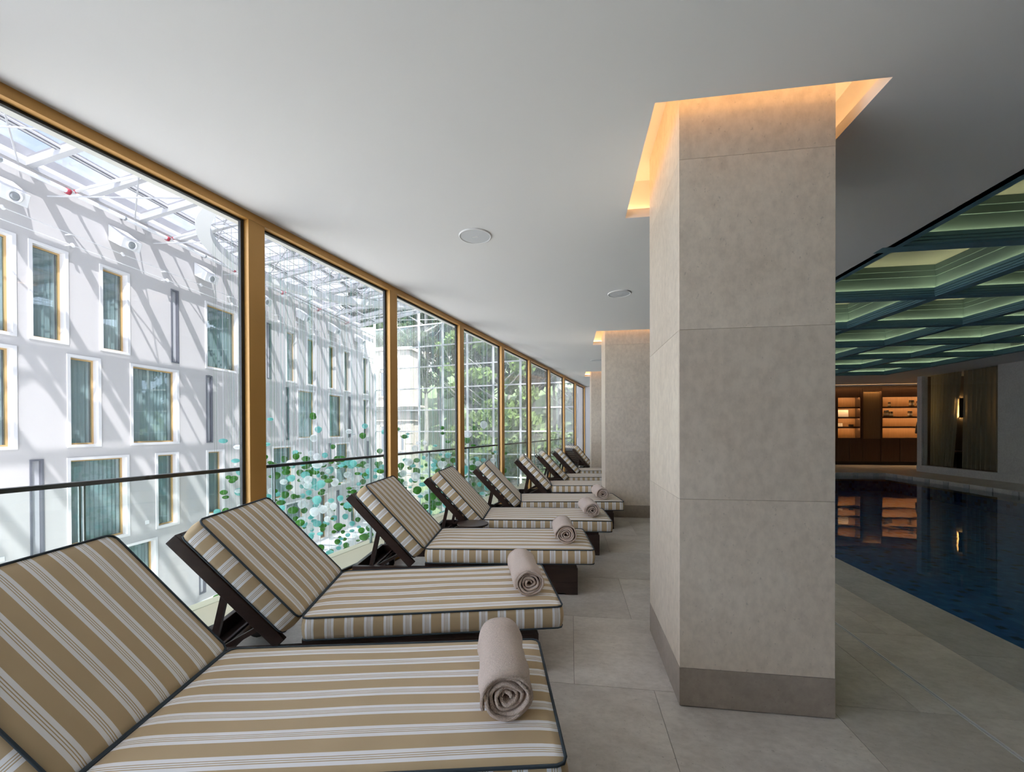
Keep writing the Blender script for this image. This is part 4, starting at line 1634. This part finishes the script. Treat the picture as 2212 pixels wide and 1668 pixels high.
for ci in rest:
    o = rest[ci].build('glass_drops', KINDS[ci][1], None, True, False)
    tag(o, 'more %s glass drops deep in the hanging cloud' % KINDS[ci][3], 'glass ornament', None, 'stuff')

# ------------------------------------------------------------------ beyond the end wall: hillside, trees, old building
def build_hill():
    m = MB()
    n, r = 24, 14
    for j in range(r + 1):
        for i in range(n + 1):
            x = -60 + 110 * i / n
            y = 33.5 + 60 * j / r
            d = max(0, y - 40)
            z = -7.1 + d * .42 + .5 * math.sin(x * .3 + j) * min(1, d / 8)
            m.v.append((x, y, z))
    for j in range(r):
        for i in range(n):
            a = j * (n + 1) + i
            m.f.append((a, a + 1, a + n + 2, a + n + 1))
    struct(m.build('hill', M_HILL, None, True, False))
build_hill()
def hill_z(y):
    return -7.1 + max(0, y - 40) * .42

def crown_mesh(seed, rx, rz, zc, leaves, size, mat, name):
    rnd = random.Random(seed)
    m = MB()
    blobs = []
    for k in range(22):
        a, u = rnd.uniform(0, 6.28), rnd.uniform(-1, 1)
        rr = rx * math.sqrt(1 - u * u) * rnd.uniform(.45, .95)
        blobs.append((rr * math.cos(a), rr * math.sin(a), zc + u * rz * .9, rnd.uniform(.25, .42) * rx))
    for k in range(leaves):
        bx, by, bz, br = blobs[k % len(blobs)]
        a, u = rnd.uniform(0, 6.28), rnd.uniform(-1, 1)
        q = br * rnd.random() ** .4
        c = Vector((bx + q * math.sqrt(1 - u * u) * math.cos(a), by + q * math.sqrt(1 - u * u) * math.sin(a), bz + q * u * .8))
        d = Vector((rnd.gauss(0, 1), rnd.gauss(0, 1), rnd.gauss(0, .6))).normalized()
        e = d.orthogonal().normalized()
        f = d.cross(e)
        s = size * rnd.uniform(.6, 1.3)
        m.quad(c - e * s, c + f * s * .55, c + e * s, c - f * s * .55)
    return m.mesh(name, mat)
def trunk_mesh(seed, h, r, nb):
    rnd = random.Random(seed)
    m = MB()
    pts = [(0, 0, -.5)] + [(rnd.uniform(-.12, .12), rnd.uniform(-.12, .12), h * k / 6) for k in range(1, 7)]
    m.tube(pts, [r * (1 - .12 * k) for k in range(7)], 8)
    for k in range(nb):
        a, z = rnd.uniform(0, 6.28), h * rnd.uniform(.35, .9)
        l = h * .22
        m.tube([(0, 0, z), (math.cos(a) * l * .5, math.sin(a) * l * .5, z + l * .3), (math.cos(a) * l, math.sin(a) * l, z + l * .7)], [r * .4, r * .25, r * .1], 5)
    return m.mesh('trunk', M_BARK)
CROWNS = [crown_mesh(1, 3.0, 5.0, 13.0, 5600, .24, M_LEAF1, 'crown'), crown_mesh(2, 2.6, 5.6, 13.8, 5600, .22, M_LEAF1, 'crown'), crown_mesh(3, 3.3, 4.3, 11.6, 5600, .25, M_LEAF2, 'crown')]
TRUNKS = [trunk_mesh(4, 17, .26, 12), trunk_mesh(5, 19, .24, 12), trunk_mesh(6, 15, .28, 12)]
TLAB = ['tall dark green tree on the hillside beyond the glazed end wall', 'slender dark green tree on the hillside beyond the glazed end wall', 'fresh green spreading tree on the hillside beyond the glazed end wall']
rnd = random.Random(3)
spots = []
for row, (y, n) in enumerate(((44, 8), (48, 10), (53, 13), (59, 14), (66, 15))):
    for k in range(n):
        spots.append((-36 + 51 * (k + .5 * (row % 2)) / (n - 1) + rnd.uniform(-.8, .8), y + rnd.uniform(-1.5, 1.5)))
for x, y in spots:
    k = rnd.choice([0, 0, 1, 1, 2])
    if x < -13.5 and y < 51.5: continue
    e = empty('tree', (x, y, hill_z(y)), rnd.uniform(0, 6.28))
    s = rnd.uniform(.9, 1.2)
    e.scale = (s, s, s)
    tag(e, TLAB[k], 'tree', TLAB[k].replace('tree', 'trees', 1)[:60])
    link('crown', CROWNS[k], e)
    link('trunk', TRUNKS[k], e)
SHR = [crown_mesh(11, 1.7, 1.7, 1.9, 3600, .15, M_LEAF2, 'foliage'), crown_mesh(12, 1.5, 2.2, 2.4, 3600, .14, M_LEAF2, 'foliage'), crown_mesh(13, 1.4, 1.5, 1.6, 3000, .14, M_LEAF3, 'foliage')]
STM = trunk_mesh(14, 2.4, .06, 7)
for k in range(26):
    x = -14.0 + k * 1.05 + rnd.uniform(-.3, .3)
    y = 36.5 + rnd.uniform(0, 5) - .1 * k
    q = 2 if k in (21, 22) else k % 2
    if x < -11.5: continue
    e = empty('shrub', (x, y, hill_z(y)), rnd.uniform(0, 6.28))
    s = rnd.uniform(1.55, 2.3)
    e.scale = (s, s, s)
    tag(e, 'yellow leafy shrub behind the last windows' if q == 2 else 'bright green leafy shrub at the foot of the wooded hillside', 'shrub', 'yellow shrubs' if q == 2 else 'green shrubs below the trees')
    link('foliage', SHR[q], e)
    link('stem', STM, e)

def build_old_house():
    e = empty('old_building', (-15.2, 38, -7))
    tag(e, 'beige classical stone building with cornice outside the glazed end wall', 'building')
    P = lambda a, b, c: (a + 15.2, b - 38, c + 7)
    X1, X0, Y0, Y1 = -15.2, -26, 38.0, 40.0
    MB().box(X0, X1, Y0, Y1, -7, 9.0, P).build('wall', M_BEIGE, e)
    MB().box(X0, X1 + .25, Y0 - .25, Y1, 9.0, 9.3, P).build('roof_coping', M_BEIGE, e)
    c = MB()
    for z, d in ((3.55, .75), (3.35, .55), (3.15, .35), (2.2, .18)):
        c.box(X0, X1 + d, Y0 - d, Y1, z, z + .2 if z > 2.5 else z + .12, P)
    c.build('cornice', M_BEIGE, e)
    for z in range(-6, 2):
        MB().box(X1 - .5, X1 + .07, Y0 - .07, Y0 + .6, z + .04, z + .96, P).build('quoin', M_BEIGE, e)
    for (x, z, wd, ht) in ((-17.6, 4.6, 1.3, 2.4), (-17.6, -.8, 1.3, 2.6), (-20.5, 4.6, 1.3, 2.4), (-20.5, -.8, 1.3, 2.6), (-17.6, -5, 1.3, 2.6), (-16.0, -.6, .5, 1.4)):
        f = MB()
        f.box(x - wd / 2, x - wd / 2 + .12, Y0 - .06, Y0 + .0, z, z + ht, P).box(x + wd / 2 - .12, x + wd / 2, Y0 - .06, Y0, z, z + ht, P)
        f.box(x - wd / 2, x + wd / 2, Y0 - .06, Y0, z + ht - .12, z + ht, P).box(x - wd / 2 - .1, x + wd / 2 + .1, Y0 - .14, Y0, z - .12, z, P)
        w_ = f.build('window', M_BEIGE, e)
        MB().box(x - wd / 2 + .12, x + wd / 2 - .12, Y0 - .02, Y0 - .01, z, z + ht - .12, P).build('pane', M_SLOT, w_)
build_old_house()
